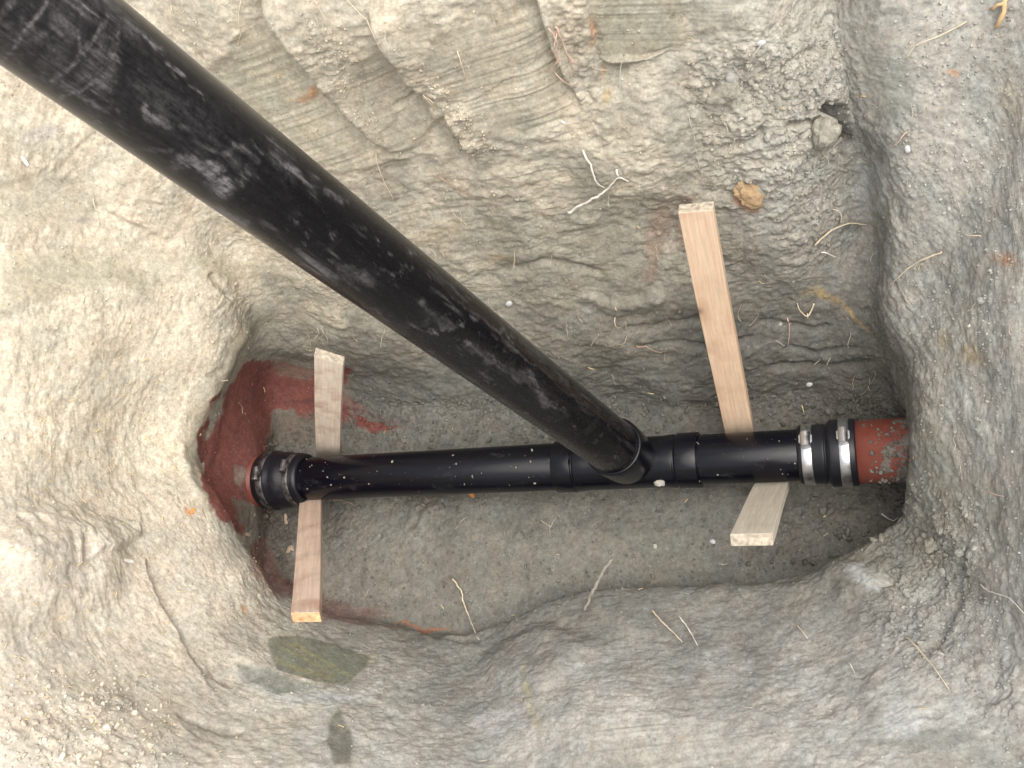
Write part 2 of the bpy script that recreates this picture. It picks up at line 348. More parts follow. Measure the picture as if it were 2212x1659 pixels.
# smooth cut faces left by the digger
SM = np.zeros(len(U))
for pl, w in (([(500,770),(560,765),(740,800),(760,860),(560,930),(566,1060),(530,1120),(470,1100),(430,1040),(440,930)], .85), ([(420,860),(560,650),(600,670),(520,790),(450,900),(450,1040),(500,1110),(470,1110),(400,1000)], .9), ([(440,170),(560,40),(605,45),(680,170),(780,300),(860,352),(770,372),(640,320),(540,250)], 1),
          ([(745,120),(850,110),(890,200),(935,290),(880,330),(830,335),(770,240)], 1),
          ([(905,110),(960,60),(1140,0),(1172,60),(1200,140),(1255,215),(1230,270),(1120,300),(1010,240),(950,170)], 1),
          ([(1266,-30),(1480,-30),(1468,112),(1380,128),(1286,136)], 1),
          ([(1480,-30),(1600,-30),(1590,50),(1500,85)], .8),
          ([(0,400),(110,370),(250,440),(180,500),(60,480),(0,500)], .9), ([(0,560),(180,540),(340,600),(160,640),(0,680)], .8),
          ([(240,520),(420,560),(560,570),(640,610),(520,610),(360,590)], .7),
          ([(585,1385),(640,1372),(760,1392),(800,1415),(790,1450),(740,1478),(640,1462),(590,1430)], 1),
          ([(515,1435),(560,1440),(640,1480),(700,1488),(600,1505),(540,1470)], .9),
          ([(712,1560),(735,1530),(762,1590),(755,1645),(722,1650),(702,1600)], 1),
          ([(1290,1575),(1480,1560),(1600,1590),(1680,1680),(1200,1680)], .9),
          ([(1840,1590),(2060,1575),(2130,1600),(1960,1625)], 1), ([(2000,1620),(2250,1560),(2250,1690),(1900,1690)], .6),
          ([(1870,380),(1925,330),(1930,440),(1890,520)], .8), ([(1850,50),(1990,60),(1960,230),(1900,260)], .5),
          ([(640,1290),(1000,1350),(1000,1385),(760,1385)], .5), ([(560,680),(500,760),(440,900),(412,980),(430,1040),(450,1000),(470,880),(540,760)], .7),
          ([(800,1180),(1500,1130),(1560,1250),(1200,1260),(1000,1330),(820,1290)], .4)):
    SM = np.maximum(SM, w*poly(pl, 12))
CL = np.zeros(len(U))                                   # cloddy, crumbly ground
for pl, w in (([(1480,130),(1600,90),(1790,60),(1830,300),(1860,560),(1700,560),(1560,440),(1480,260)], 1),
          ([(1990,1050),(2120,1100),(2060,1430),(1960,1440),(1850,1340),(1880,1200)], 1),
          ([(560,1120),(640,1130),(700,1290),(640,1280),(590,1230)], .9), ([(1500,850),(1940,850),(1940,1060),(1930,1160),(1600,1250),(1600,950)], .7),
          ([(0,1560),(260,1500),(320,1700),(0,1700)], .9), ([(640,20),(760,60),(820,230),(740,220)], .9), ([(860,60),(920,160),(1010,260),(1080,330),(1010,340),(900,200)], .9),
          ([(1180,0),(1265,0),(1280,170),(1300,300),(1240,200)], .9), ([(720,860),(1180,850),(1180,960),(720,970)], .7), ([(700,1080),(1000,1080),(1000,1180),(720,1200)], .6),
          ([(740,220),(830,330),(760,400),(560,330),(600,260)], .0), ([(2080,1420),(2200,1440),(2212,1560),(2090,1540)], .8)):
    CL = np.maximum(CL, w*poly(pl, 25))
CL *= 1-SM
ROUGH = np.clip(.62+.38*CL+.28*w1-.80*SM, .06, 1.)

D = fbm(base*4.5, 2, 31)*.020*(1-.5*SM)*(1-.75*sm(-.12, -.30, base[:, 1]))*(1-.4*sm(.6, .75, base[:, 0]))
D += fbm(base*26, 4, 35, .6)*.0024*(1-.8*SM)*(.55+.45*sm(-.8, -.4, base[:, 0]))
def terr(h, n, k=.16):
    x = h*n; i_ = np.floor(x); f_ = x-i_; return (i_+sm(.5-k, .5+k, f_))/n
bed = base*np.array([6, 6, 10])+np.stack([w1, w2, w1], 1)*.5
tm = (1-.85*SM)*(.35+.65*sm(-.1, .5, w1-.6*sm(-.6, -1.1, base[:, 0])))
calm = 1-.8*np.maximum(poly([(1880,-50),(1960,300),(2000,700),(1990,1000),(2100,1100),(2400,1100),(2400,-50)], 50), 0)
calm *= 1-.75*np.maximum(poly([(-200,520),(480,640),(400,960),(520,1200),(640,1360),(1000,1385),(1250,1300),(1550,1290),(1850,1230),(1950,1300),(1950,1750),(-200,1750)], 60), 0)
tm = tm*calm
D += terr(fbm(bed, 5, 41, .6), 2.4)*.0055*tm
D += terr(fbm(base*np.array([16, 16, 40])+wf[:, None]*.3, 4, 45, .6), 2.2)*.0026*tm*(.5+.5*CL)
lay = base*np.array([7, 7, 34]) + np.stack([w1, w2, w1], 1)*1.2
steep = 1-np.abs(nn[:, 2])
D += fbm(lay, 4, 51)*.0018*(.25+steep)*(1-.8*SM)
D += fbm(base*70, 4, 61, .6)*.0012*(1-.85*SM)*(.7+.6*CL)
# clods
vis = (ring < sum(seg[:7])+4) & (ring > 12)
idx = np.where(vis)[0]
def wc(scale, s, amp, mask, keep=.5):
    p = base[idx]*scale+np.stack([w1[idx], w2[idx], wf[idx]], 1)*.35
    a, b2, idv = worley(p, s); h = np.sqrt(np.clip(1-(a/.62)**2, 0, 1))*(idv > keep)*(.4+.6*idv); D[idx] += h*amp*mask[idx]
    return a, b2
a1, b1 = wc(26, 71, .0065, CL, .5)
wc(60, 81, .0036, np.clip(CL+.30-.8*SM, 0, 1), .5)
wc(120, 91, .0032, np.clip(.30+.7*CL-.9*SM, 0, 1), .45)
crack = 1-sm(.0, .10, b1-a1); D[idx] -= crack*.003*CL[idx]*(w1[idx] > -.2)

# bucket-teeth striations on the cut faces
def stria(mask_pts, ang, period, amp, soft=14):
    c_, s_ = math.cos(math.radians(ang)), math.sin(math.radians(ang))
    x = -(U*s_)+(V*c_)+w1*2.5; y = U*c_+V*s_
    p = np.stack([x/(period*.8), y/600., np.zeros_like(x)], 1)
    return (vnoise(p, 101)+.6*vnoise(p*np.array([2.3, 1.5, 1]), 103))*amp*.34*(1+.8*w2)*poly(mask_pts, soft+14)
D += stria([(400,180),(560,30),(610,45),(700,190),(800,320),(850,350),(770,380),(520,300)], -17, 9, .0030)
D += stria([(745,120),(850,110),(935,290),(880,330),(800,320)], -14, 9, .0028)
D += stria([(905,110),(960,60),(1140,0),(1255,215),(1230,300),(1010,260)], -14, 10, .0032)
D += stria([(1266,-30),(1600,-30),(1560,110),(1380,130),(1286,136)], -3, 9, .0026)
D += stria([(900,330),(1260,300),(1330,480),(1200,600),(900,480)], -9, 16, .0030)
D += stria([(560,300),(900,330),(900,560),(740,400)], -10, 15, .0024)
D += stria([(1290,1560),(1680,1560),(1680,1690),(1200,1690)], -6, 16, .0030)
D += stria([(0,380),(300,440),(600,580),(300,640),(0,700)], 4, 26, .0026)
D += stria([(1850,280),(2000,300),(2050,1000),(1990,1000),(1900,600)], 62, 12, .0020)

# proud blocks of soil standing at the right of each bucket cut
def step(pts, h, fall, edge=3, back=True):
    s_, al = side(pts); s_ = -s_ if not back else s_
    w_ = sm(-.02, .12, al)*(1-.92*sm(.50, 1.0, al))*(1-sm(.95, 1.25, al))
    return h*w_*sm(-edge, edge, s_)*np.exp(-np.clip(s_, 0, None)/fall)
def ridge(pts, h, w):
    s_, al = side(pts, .5); w_ = sm(-.05, .12, al)*(1-sm(.88, 1.05, al))
    return h*w_*np.exp(-(s_/w)**2)
for pl in ([(560,-30),(600,35),(650,98),(700,170),(750,240),(796,307),(850,348)], [(800,10),(843,88),(877,162),(911,209),(930,270),(960,300)], [(960,250),(985,285),(1001,310),(1027,352)], [(1150,-20),(1175,67),(1198,142),(1238,205),(1262,240)]):
    s_, al = side(pl, .3); D -= .020*sm(-.02, .15, al)*(1-sm(.85, 1.02, al))*np.exp(-np.clip(s_, 0, None)/38)*sm(-6, 4, s_)
D += step([(560,-30),(600,35),(650,98),(700,170),(750,240),(796,307),(850,348)], .040, 95, 5, False)
D += step([(800,10),(843,88),(877,162),(911,209),(930,270),(960,300)], .036, 90, 5, False)
D += step([(960,250),(985,285),(1001,310),(1027,352)], .024, 55, 4, False)
D += step([(1150,-20),(1175,67),(1198,142),(1238,205),(1262,240)], .018, 50, 4, False)
D -= step([(1262,-20),(1274,67),(1287,163),(1300,240)], .020, 150, 3, False)
D += step([(1286,140),(1340,128),(1400,132),(1430,118),(1475,118)], .014, 60, 3, True)
D += step([(420,280),(560,330),(700,400),(820,440)], -.012, 60, 6, True)
D += step([(200,430),(260,470),(330,500),(420,560)], -.012, 60, 8, True)
# crevices
D -= ridge([(1345,702),(1400,706),(1450,700),(1520,682)], .016, 7)
D -= ridge([(1370,742),(1450,745),(1560,752),(1640,735)], .012, 6)
D -= ridge([(1640,705),(1700,712),(1790,718)], .014, 5)
D -= ridge([(1690,758),(1760,762),(1860,750)], .012, 5)
D -= ridge([(1650,795),(1780,790),(1890,780)], .014, 8)
D -= ridge([(1070,600),(1180,560),(1300,585)], .010, 8)
D -= ridge([(455,590),(480,620),(500,640)], .012, 6)
D -= ridge([(1765,228),(1812,236),(1826,300),(1818,350)], .075, 11)
D -= ridge([(1700,270),(1740,262),(1770,245)], .022, 7)
D -= ridge([(1560,330),(1640,300),(1650,270)], .014, 8)
D -= ridge([(2080,1180),(2065,1300),(2030,1370),(2000,1420)], .016, 10)
D -= ridge([(900,1362),(960,1378),(1030,1388)], .014, 6)
D -= step([(322,1190),(330,1240),(350,1304),(390,1369),(425,1440),(470,1510)], .022, 60, 5, False)
D += step([(175,1222),(250,1195),(300,1162),(312,1129),(300,1090)], .022, 70, 5, False)
D -= ridge([(380,1540),(440,1570),(520,1585)], .012, 8)
D += ridge([(395,960),(395,1000),(412,1040),(450,1080)], .010, 12)
D += ridge([(500,770),(470,860),(455,950),(452,1030)], .006, 14)
D += ridge([(1240,640),(1330,655),(1440,640)], .012, 14)
D -= ridge([(850,230),(905,210)], .010, 5)
D += blob(1170,210,60,60)*.006+blob(150,1230,120,110)*.03+blob(90,1180,80,60)*.015+blob(120,620,180,60)*.01
D += blob(1835,1250,55,28,15)*.012+blob(1890,400,38,70,10)*.012-blob(1030,1385,60,22)*.004+blob(1150,1420,110,60)*.02
D += blob(880,900,60,16)*.008-blob(500,1450,70,25,20)*.008
fade = sm(4, 30, ring)*(1-.0*U)
D *= fade; D = np.where(ring > sum(seg[:7])+30, fbm(base*.8, 3, 3)*.05, D)
pos = base+nn*D[:, None]

# ---- soil colours, with some light and shade painted in
def c3(r, g, b_): return np.array([r, g, b_])
dry = c3(.500, .450, .355); grey = c3(.285, .268, .215); moist_shade = c3(.132, .130, .116); cool = c3(.375, .368, .335)
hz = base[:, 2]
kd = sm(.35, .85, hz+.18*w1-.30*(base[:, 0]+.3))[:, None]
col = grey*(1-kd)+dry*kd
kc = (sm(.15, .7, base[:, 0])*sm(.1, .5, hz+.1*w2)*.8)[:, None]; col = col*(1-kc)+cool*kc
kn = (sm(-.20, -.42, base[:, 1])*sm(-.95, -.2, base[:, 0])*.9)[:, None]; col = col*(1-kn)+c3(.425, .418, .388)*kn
km = (1-sm(.04, .46, hz+.06*w1-.14*sm(.0, .5, base[:, 0])*(base[:, 1] > 0)))[:, None]*.9; col = col*(1-km)+moist_shade*km  # deep soil is moister; the pit's shade is painted into this tone too
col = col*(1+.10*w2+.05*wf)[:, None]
def paint(mask, c_, s_=1.):
    global col
    k = np.clip(mask*s_, 0, 1)[:, None]; col = col*(1-k)+np.array(c_)*k
paint(SM, (.285, .270, .205), .30)
paint(blob(150,1235,85,60,-20), (.64, .59, .50), .6); paint(blob(95,1175,60,30,-30), (.64, .59, .50), .5)  # bright glare on the left bank, painted as pale blobs
for pl in ([(440,170),(600,45),(680,170),(780,300),(860,352),(640,320)], [(1266,-30),(1480,-30),(1468,112),(1286,136)], [(0,560),(180,540),(340,600),(0,680)], [(240,520),(560,570),(520,610)]):
    paint(poly(pl, 22), (.31, .295, .215), .35)
pk = (sm(-.5, -1.0, base[:, 0])*sm(.0, -.4, base[:, 1])*.6)[:, None]; col = col*(1-pk)+c3(.500, .450, .385)*pk
paint(poly([(1480,940),(1960,900),(1975,1080),(1930,1160),(1850,1200),(1700,1250),(1560,1240),(1640,1090),(1500,1060)], 40), (.095, .088, .075), .6)  # shade at the right end of the pit, painted into the soil
paint(poly([(540,1120),(640,1120),(640,1290),(590,1250)], 20), (.10, .09, .075), .6); paint(poly([(1500,840),(1900,780),(1930,900),(1500,930)], 30), (.11, .10, .085), .5)  # painted shade: left floor corner, and low on the back wall at right
paint(poly([(680,1060),(1480,1050),(1500,1080),(700,1110)], 14), (.12, .11, .09), .35)  # contact shade below the pipe, painted as a dark strip
red = (.175, .068, .056)
brk = sm(-.55, -.05, fbm(base*22, 4, 131)+.15)
paint(poly([(515,785),(560,775),(640,790),(760,790),(740,850),(790,905),(880,920),(800,935),(720,900),(600,890),(560,950),(552,1060),(530,1085),(525,1160),(470,1100),(440,1040),(440,950),(470,860)], 4)*(.25+.75*sm(-.85, -.35, fbm(base*14, 4, 137)+.25*sm(700, 950, V))), red, 1.)
paint(ridge([(560,900),(640,862),(740,850),(800,890)], 1., 9), (.20, .07, .055), .5)
paint(ridge([(600,870),(700,866),(780,885),(880,915)], 1., 5), (.10, .05, .05), .5)
paint(poly([(560,1160),(600,1240),(700,1290),(690,1310),(600,1290),(540,1220)], 8), (.17, .065, .05), .6)
paint(poly([(600,900),(700,890),(690,965),(570,975),(560,940)], 8)*1., (.15, .125, .10), .85)
paint(poly([(500,1085),(560,1080),(600,1110),(560,1130),(530,1150)], 6), (.16, .14, .11), .8)
paint(blob(640,800,60,22,10)*brk, (.21, .18, .14), .55)
paint(blob(1425,520,26,70,12), (.27, .19, .145), .55); paint(blob(1400,590,30,14), (.27, .18, .14), .3)
paint(blob(730,1322,90,20,5), (.22, .14, .12), .7); paint(blob(910,1357,60,5,6), (.33, .15, .08), .7)
paint(blob(1490,480,26,60,8), (.25, .17, .13), .45)
orange = (.46, .21, .08); ochre = (.37, .27, .12)
for a, b_, rx, ry, an, s_, cc in ((680,212,20,13,-20,.9,orange), (1310,212,8,18,5,.8,ochre), (1271,90,4,22,8,.8,orange), (1290,165,4,14,8,.8,orange),
      (2165,560,26,12,10,.8,orange), (2095,775,26,18,-20,.6,ochre), (2050,750,14,20,20,.4,ochre), (2060,150,7,7,0,.9,orange), (416,1106,7,12,-20,.9,orange),
      (1615,425,22,10,20,.8,orange), (945,520,60,20,-15,.3,ochre), (1110,40,5,30,-15,.5,ochre), (535,1320,4,9,-20,.8,orange), (820,560,40,25,0,.25,ochre),
      (1080,570,34,12,-8,.35,ochre), (1520,450,10,30,0,.3,ochre), (1790,655,40,8,28,.9,ochre), (1850,690,36,6,38,.8,ochre), (1750,640,14,9,0,.6,(.40,.33,.14)),
      (1155,1510,9,60,-14,.4,(.46,.38,.16)), (800,1418,24,8,-25,.6,(.44,.36,.16)), (1480,1595,5,5,0,.5,orange), (85,70,60,25,0,.3,ochre), (2190,210,30,40,0,.3,ochre),
      (610,160,30,8,-50,.3,ochre), (640,215,6,4,0,.6,orange)):
    paint(blob(a, b_, rx, ry, an, .6)*(.55+.45*sm(-.3, .3, wf)), cc, s_*.85)
slick = (.150, .155, .118)
paint(poly([(500,1440),(560,1470),(640,1500),(760,1500),(830,1470),(800,1520),(640,1530),(540,1490)], 10, .4), (.42, .43, .42), .6)
paint(poly([(578,1378),(640,1374),(700,1384),(806,1414),(790,1440),(745,1480),(690,1474),(600,1448),(586,1418)], 3, .2), slick, .85)
paint(poly([(515,1432),(555,1446),(600,1456),(690,1486),(640,1490),(590,1506),(545,1475)], 4, .2), (.24, .25, .22), .8)
paint(poly([(515,1435),(560,1440),(640,1480),(700,1488),(600,1505),(540,1470)], 4, .35), (.25, .26, .23), .8)
paint(poly([(712,1560),(735,1530),(762,1590),(755,1645),(722,1650),(702,1600)], 4, .35), (.165, .160, .13), .9)
for pl in ([(600,1400),(660,1430),(730,1462)], [(625,1395),(690,1425),(760,1460)], [(595,1425),(650,1450),(720,1470)]):
    paint(ridge(pl, 1., 4), (.27, .26, .13), .5)
paint(poly([(1840,1590),(2060,1575),(2130,1600),(1960,1625)], 6), (.27, .275, .25), .7)
paint(blob(1888,405,36,70,10), (.38, .39, .38), .6); paint(blob(1875,1250,45,22,15)+blob(1755,1250,0.1,.1), (.42, .43, .42), .7)
paint(blob(1090,1550,60,28), (.42, .42, .42), .5); paint(blob(1960,1560,50,30), (.42, .43, .43), .6); paint(blob(1560,1430,50,30), (.40, .40, .38), .4)
paint(blob(200,170,60,30), (.40, .38, .36), .4); paint(blob(85,290,45,18,-10), (.36, .33, .33), .4); paint(blob(180,480,40,10,10), (.32, .29, .27), .5)
paint(blob(720,1440,0.1,.1), slick, 0)
col = np.clip(col, .02, .6)

me = bpy.data.meshes.new('trench_ground')
idg = np.arange(nv*na).reshape(nv, na)
f = np.stack([idg[:-1], np.roll(idg, -1, 1)[:-1], np.roll(idg, -1, 1)[1:], idg[1:]], -1).reshape(-1, 4)
fa, fb, fc = pos[f[len(f)//2]][0], pos[f[len(f)//2]][1], pos[f[len(f)//2]][3]
if np.cross(fb-fa, fc-fa)[2] < 0: f = f[:, ::-1]
me.vertices.add(nv*na); me.vertices.foreach_set('co', pos.astype(np.float32).ravel())
me.loops.add(f.size); me.loops.foreach_set('vertex_index', f.astype(np.int32).ravel())
me.polygons.add(len(f)); me.polygons.foreach_set('loop_start', np.arange(0, f.size, 4, dtype=np.int32)); me.polygons.foreach_set('loop_total', np.full(len(f), 4, np.int32))
me.update(calc_edges=True); me.validate()
me.polygons.foreach_set('use_smooth', np.ones(len(me.polygons), bool))
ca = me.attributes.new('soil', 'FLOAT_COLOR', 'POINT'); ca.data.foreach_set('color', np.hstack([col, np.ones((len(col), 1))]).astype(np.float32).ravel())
ra = me.attributes.new('rough', 'FLOAT', 'POINT'); ra.data.foreach_set('value', ROUGH.astype(np.float32))
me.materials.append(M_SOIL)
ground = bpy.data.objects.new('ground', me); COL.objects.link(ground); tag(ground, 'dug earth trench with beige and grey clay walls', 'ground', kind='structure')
bpy.context.view_layer.update()

lastpoly = [0]
def hit(px, py):
    d = Vector(ray(px, py)).normalized(); o = Vector(C)
    ok, loc, no, _i = ground.ray_cast(o, d); lastpoly[0] = _i if ok else 0
    if not ok: return Vector(at(px, py, z=0)), Vector((0, 0, 1))
    if no.dot(d) > 0: no = -no
    return loc, no
def px_m(p): return ((np.array(p)-C)@R)[2]/F_             # metres covered by one picture unit there

# ------------------------------------------------------------------ lathe helper along an axis
def frame(d):
    d = Vector(d).normalized(); a = Vector((0, 0, 1)) if abs(d.z) < .9 else Vector((0, 1, 0))
    u = d.cross(a).normalized(); return u, d.cross(u).normalized(), d
def lathe(prof, origin, d, n=72):
    """profile of (distance along, radius) turned round the axis, closed at both ends if the radius is 0"""
    u, v, w = frame(d); o = Vector(origin); vs, fs = [], []
    for (s_, r_) in prof:
        for k in range(n):
            a_ = 2*math.pi*k/n; vs.append(o+w*s_+(u*math.cos(a_)+v*math.sin(a_))*r_)
    for i in range(len(prof)-1):
        for k in range(n):
            k2 = (k+1) % n; fs.append((i*n+k, i*n+k2, (i+1)*n+k2, (i+1)*n+k))
    return vs, fs
def fixn(o):
    bm = bmesh.new(); bm.from_mesh(o.data); bmesh.ops.recalc_face_normals(bm, faces=bm.faces); bm.to_mesh(o.data); bm.free()
def bevel(o, w=.0012, seg_=2):
    m_ = o.modifiers.new('bevel', 'BEVEL'); m_.width = w; m_.segments = seg_; m_.limit_method = 'ANGLE'; m_.angle_limit = math.radians(35)
    return o
def part(name, vf, mt, parent, label=None, bev=.0012):
    o = link_mesh(name, vf[0], vf[1], mt, parent); fixn(o)
    if bev: bevel(o, bev)
    if label: o['label'] = label
    return o

AX = np.array([0, 0, .12]); PR = .0572
def axx(px):
    """x on the pipe whose camera-facing skin shows at picture column px"""
    lo, hi = -1.6, 1.2
    for _ in range(50):
        mid = (lo+hi)/2; p = np.array([mid, 0, .12]); vv = C-p; vv[0] = 0; vv = vv/np.linalg.norm(vv); s_ = p+vv*PR
        q_ = (s_-C)@R
        if q_[0]/q_[2]*F_+CX < px: lo = mid
        else: hi = mid
    return lo
XD = Vector((1, 0, 0))
def xprof(pts): return [(axx(a), r_) for a, r_ in pts]
def tube(a, b_, r_, th=.006):  # hollow pipe along x
    return lathe([(a, r_-th), (a, r_), (b_, r_), (b_, r_-th), (a, r_-th)], AX*1., XD)

pipe = empty('drain_pipe', (0, 0, .063))
tag(pipe, 'black plastic sewer line with a tall slanting riser pipe clamped between two red clay pipes', 'pipe')
XT = axx(1358)
o = part('left_pipe', tube(axx(628), axx(1222), PR), M_ABS, pipe, 'long speckled black pipe left of the tee')
o.name = 'pipe_length'
part('pipe_length', tube(axx(1470), axx(1762), PR), M_ABS, pipe, 'short glossy black pipe right of the tee')
# tee body with its two run sockets and the branch socket
bm = bmesh.new()
def add(vf):
    vs = [bm.verts.new(v) for v in vf[0]]
    for f_ in vf[1]:
        try: bm.faces.new([vs[i] for i in f_])
        except ValueError: pass
HR = PR+.0060
xs = [axx(1189), axx(1233), axx(1453), axx(1503)]
add(lathe([(xs[0], PR-.004), (xs[0], HR), (xs[1]-.004, HR+.0005), (xs[1]-.0015, HR-.003), (xs[1]+.0015, HR-.003), (xs[1]+.004, HR-.0005), (xs[1]+.03, PR+.003), (xs[2]-.03, PR+.003),
           (xs[2]-.004, HR-.0005), (xs[2]-.0015, HR-.003), (xs[2]+.0015, HR-.003), (xs[2]+.004, HR+.0008), (xs[3], HR+.0008), (xs[3], PR-.004)], AX, XD))
RD = nrm([-.0851, 0, .9964])
RB = np.array([XT, 0, .12]); RR = .0600
add(lathe([(.0, .044), (.025, .052), (.050, RR+.0035), (.075, RR+.0055), (.105, RR+.0072), (.147, RR+.0072), (.150, RR+.0045), (.150, RR-.001), (.145, RR-.004), (.06, RR-.006), (0, .038)], RB, RD))
me_ = bpy.data.meshes.new('tee_fitting'); bmesh.ops.recalc_face_normals(bm, faces=bm.faces); bm.to_mesh(me_); bm.free()
me_.polygons.foreach_set('use_smooth', [True]*len(me_.polygons)); me_.materials.append(M_ABS)
tee = bpy.data.objects.new('tee_fitting', me_); COL.objects.link(tee); tee.parent = pipe; tee.matrix_parent_inverse = pipe.matrix_world.inverted(); bevel(tee)
# riser: its own local frame so the scuffs run along it
ro = bpy.data.objects.new('riser_pipe', bpy.data.meshes.new('riser_pipe'))
vs, fs = lathe([(.09, RR-.006)]+[(.09+1.7*k/560, RR) for k in range(561)]+[(1.79, RR-.006), (.09, RR-.006)], (0, 0, 0), (0, 0, 1), 200)
ro.data.from_pydata([tuple(v) for v in vs], [], fs); ro.data.polygons.foreach_set('use_smooth', [True]*len(fs)); ro.data.materials.append(M_RISER)
COL.objects.link(ro); ro.parent = pipe; ro.matrix_parent_inverse = pipe.matrix_world.inverted()
ro.location = RB; ro.rotation_euler = Vector(RD).to_track_quat('Z', 'Y').to_euler(); fixn(ro)
bpy.context.view_layer.update()
# dried mud, smears and scuffs on the riser
rw = np.array([tuple(ro.matrix_world@v.co) for v in ro.data.vertices]); rl = np.array([tuple(v.co) for v in ro.data.vertices])
rn = np.array([tuple(ro.matrix_world.to_3x3()@Vector((v.co.x, v.co.y, 0))) for v in ro.data.vertices])
front = (((C-rw)*rn).sum(1) > 0)
qq = (rw-C)@R; RU = qq[:, 0]/qq[:, 2]*F_+CX; RV = qq[:, 1]/qq[:, 2]*F_+CY
th = np.arctan2(rl[:, 1], rl[:, 0]); cyl = np.stack([rl[:, 0]*1., rl[:, 1]*1., rl[:, 2]], 1)
RU2 = RU+6*fbm(cyl*18, 4, 201, .6); RV2 = RV+6*fbm(cyl*18, 4, 205, .6)
dust = np.zeros(len(rw))
def stroke(pts, w, k, ragged=.6):
    global dust
    pts = np.array(pts, float); d = np.full(len(rw), 1e9)
    for i in range(len(pts)-1):
        p, e = pts[i], pts[i+1]-pts[i]; t_ = np.clip(((RU2-p[0])*e[0]+(RV2-p[1])*e[1])/(e@e), 0, 1); d = np.minimum(d, np.hypot(RU2-p[0]-t_*e[0], RV2-p[1]-t_*e[1]))
    n_ = sm(-.5, .5, NZ)*ragged+(1-ragged)
    pr = np.exp(-(d/(w*1.25))**2)
    dust = np.maximum(dust, np.where(front, sm(.40, 1.0, pr+(.15+.45*ragged)*N2)*k*.85*(.4+.6*n_)+pr*k*.20, 0))
NZ = fbm(cyl*np.array([30, 30, 12]), 5, 211, .65)
N2 = fbm(np.stack([rl[:, 0]*85, rl[:, 1]*85, rl[:, 2]*32], 1), 5, 251, .75)
for pts, w, k, rg in (([(101,0),(84,34),(50,77),(7,128)],4,.34,.3), ([(40,-20),(20,20),(-10,50)],5,.25,.5), ([(232,30),(219,61),(189,104),(152,145),(111,179)],5,.32,.3),
      ([(259,30),(256,88),(243,142),(189,189),(131,219)],5,.26,.4), ([(172,0),(170,67),(175,101)],4,.24,.4), ([(70,60),(45,95),(10,105)],8,.14,.8), ([(215,-10),(245,20),(285,60)],26,.20,.7),
      ([(240,100),(235,150),(215,200)],22,.20,.9), ([(205,120),(180,160),(150,200)],16,.14,.9), ([(276,323),(371,325)],4,.16,.5), ([(381,347),(421,340),(465,357),(458,387),(490,400),(478,421)],15,.36,.75),
      ([(455,380),(480,410)],18,.26,.9), ([(448,440),(489,455),(526,485)],13,.30,.8), ([(380,395),(440,440)],9,.18,.9), ([(505,317),(532,327),(556,344)],8,.28,.7), ([(540,303),(570,330)],3,.30,.4), ([(607,347),(640,374),(681,404)],5,.36,.6),
      ([(701,414),(735,438)],6,.26,.8), ([(313,238),(322,262)],8,.34,.8), ([(324,256),(364,270),(401,280),(430,312),(492,328)],7,.20,.95), ([(354,135),(380,148),(401,162)],3,.28,.4), ([(411,188),(438,202)],3,.28,.4), ([(313,80),(337,104)],4,.28,.6),
      ([(168,219),(236,243)],8,.14,.8), ([(120,180),(160,215),(200,225)],14,.12,.9), ([(742,587),(770,598),(797,607)],17,.13,.5), ([(904,655),(935,686),(972,707)],8,.16,.95), ([(1014,748),(1041,762),(1075,782),(1106,806),(1123,827)],9,.18,.95),
      ([(1141,813),(1161,840),(1185,871),(1206,882)],13,.20,.9), ([(924,587),(1089,735),(1261,878)],2.2,.10,.6), ([(1130,740),(1230,830)],5,.10,.8), ([(560,520),(640,580)],4,.10,.9), ([(300,180),(420,270),(520,350)],30,.05,.9)):
    stroke(pts, w, k, rg)
hi = sm(.4, 1.4, rl[:, 2])
fine = fbm(np.stack([rl[:, 0]*120, rl[:, 1]*120, rl[:, 2]*9], 1), 3, 221); blot = fbm(cyl*9, 3, 231)
dust = np.maximum(dust, sm(.45, .9, fine)*sm(-.1, .5, blot)*(.10+.22*hi))
dust = np.maximum(dust, sm(.1, .8, fbm(cyl*14, 6, 241, .7))*sm(0, .6, blot)*(.03+.09*hi))
dust += sm(1.25, 1.6, rl[:, 2])*.030+.006
da = ro.data.attributes.new('dust', 'FLOAT', 'POINT'); da.data.foreach_set('value', dust.astype(np.float32))
ro['label'] = 'long dusty scuffed riser pipe slanting to the upper left'
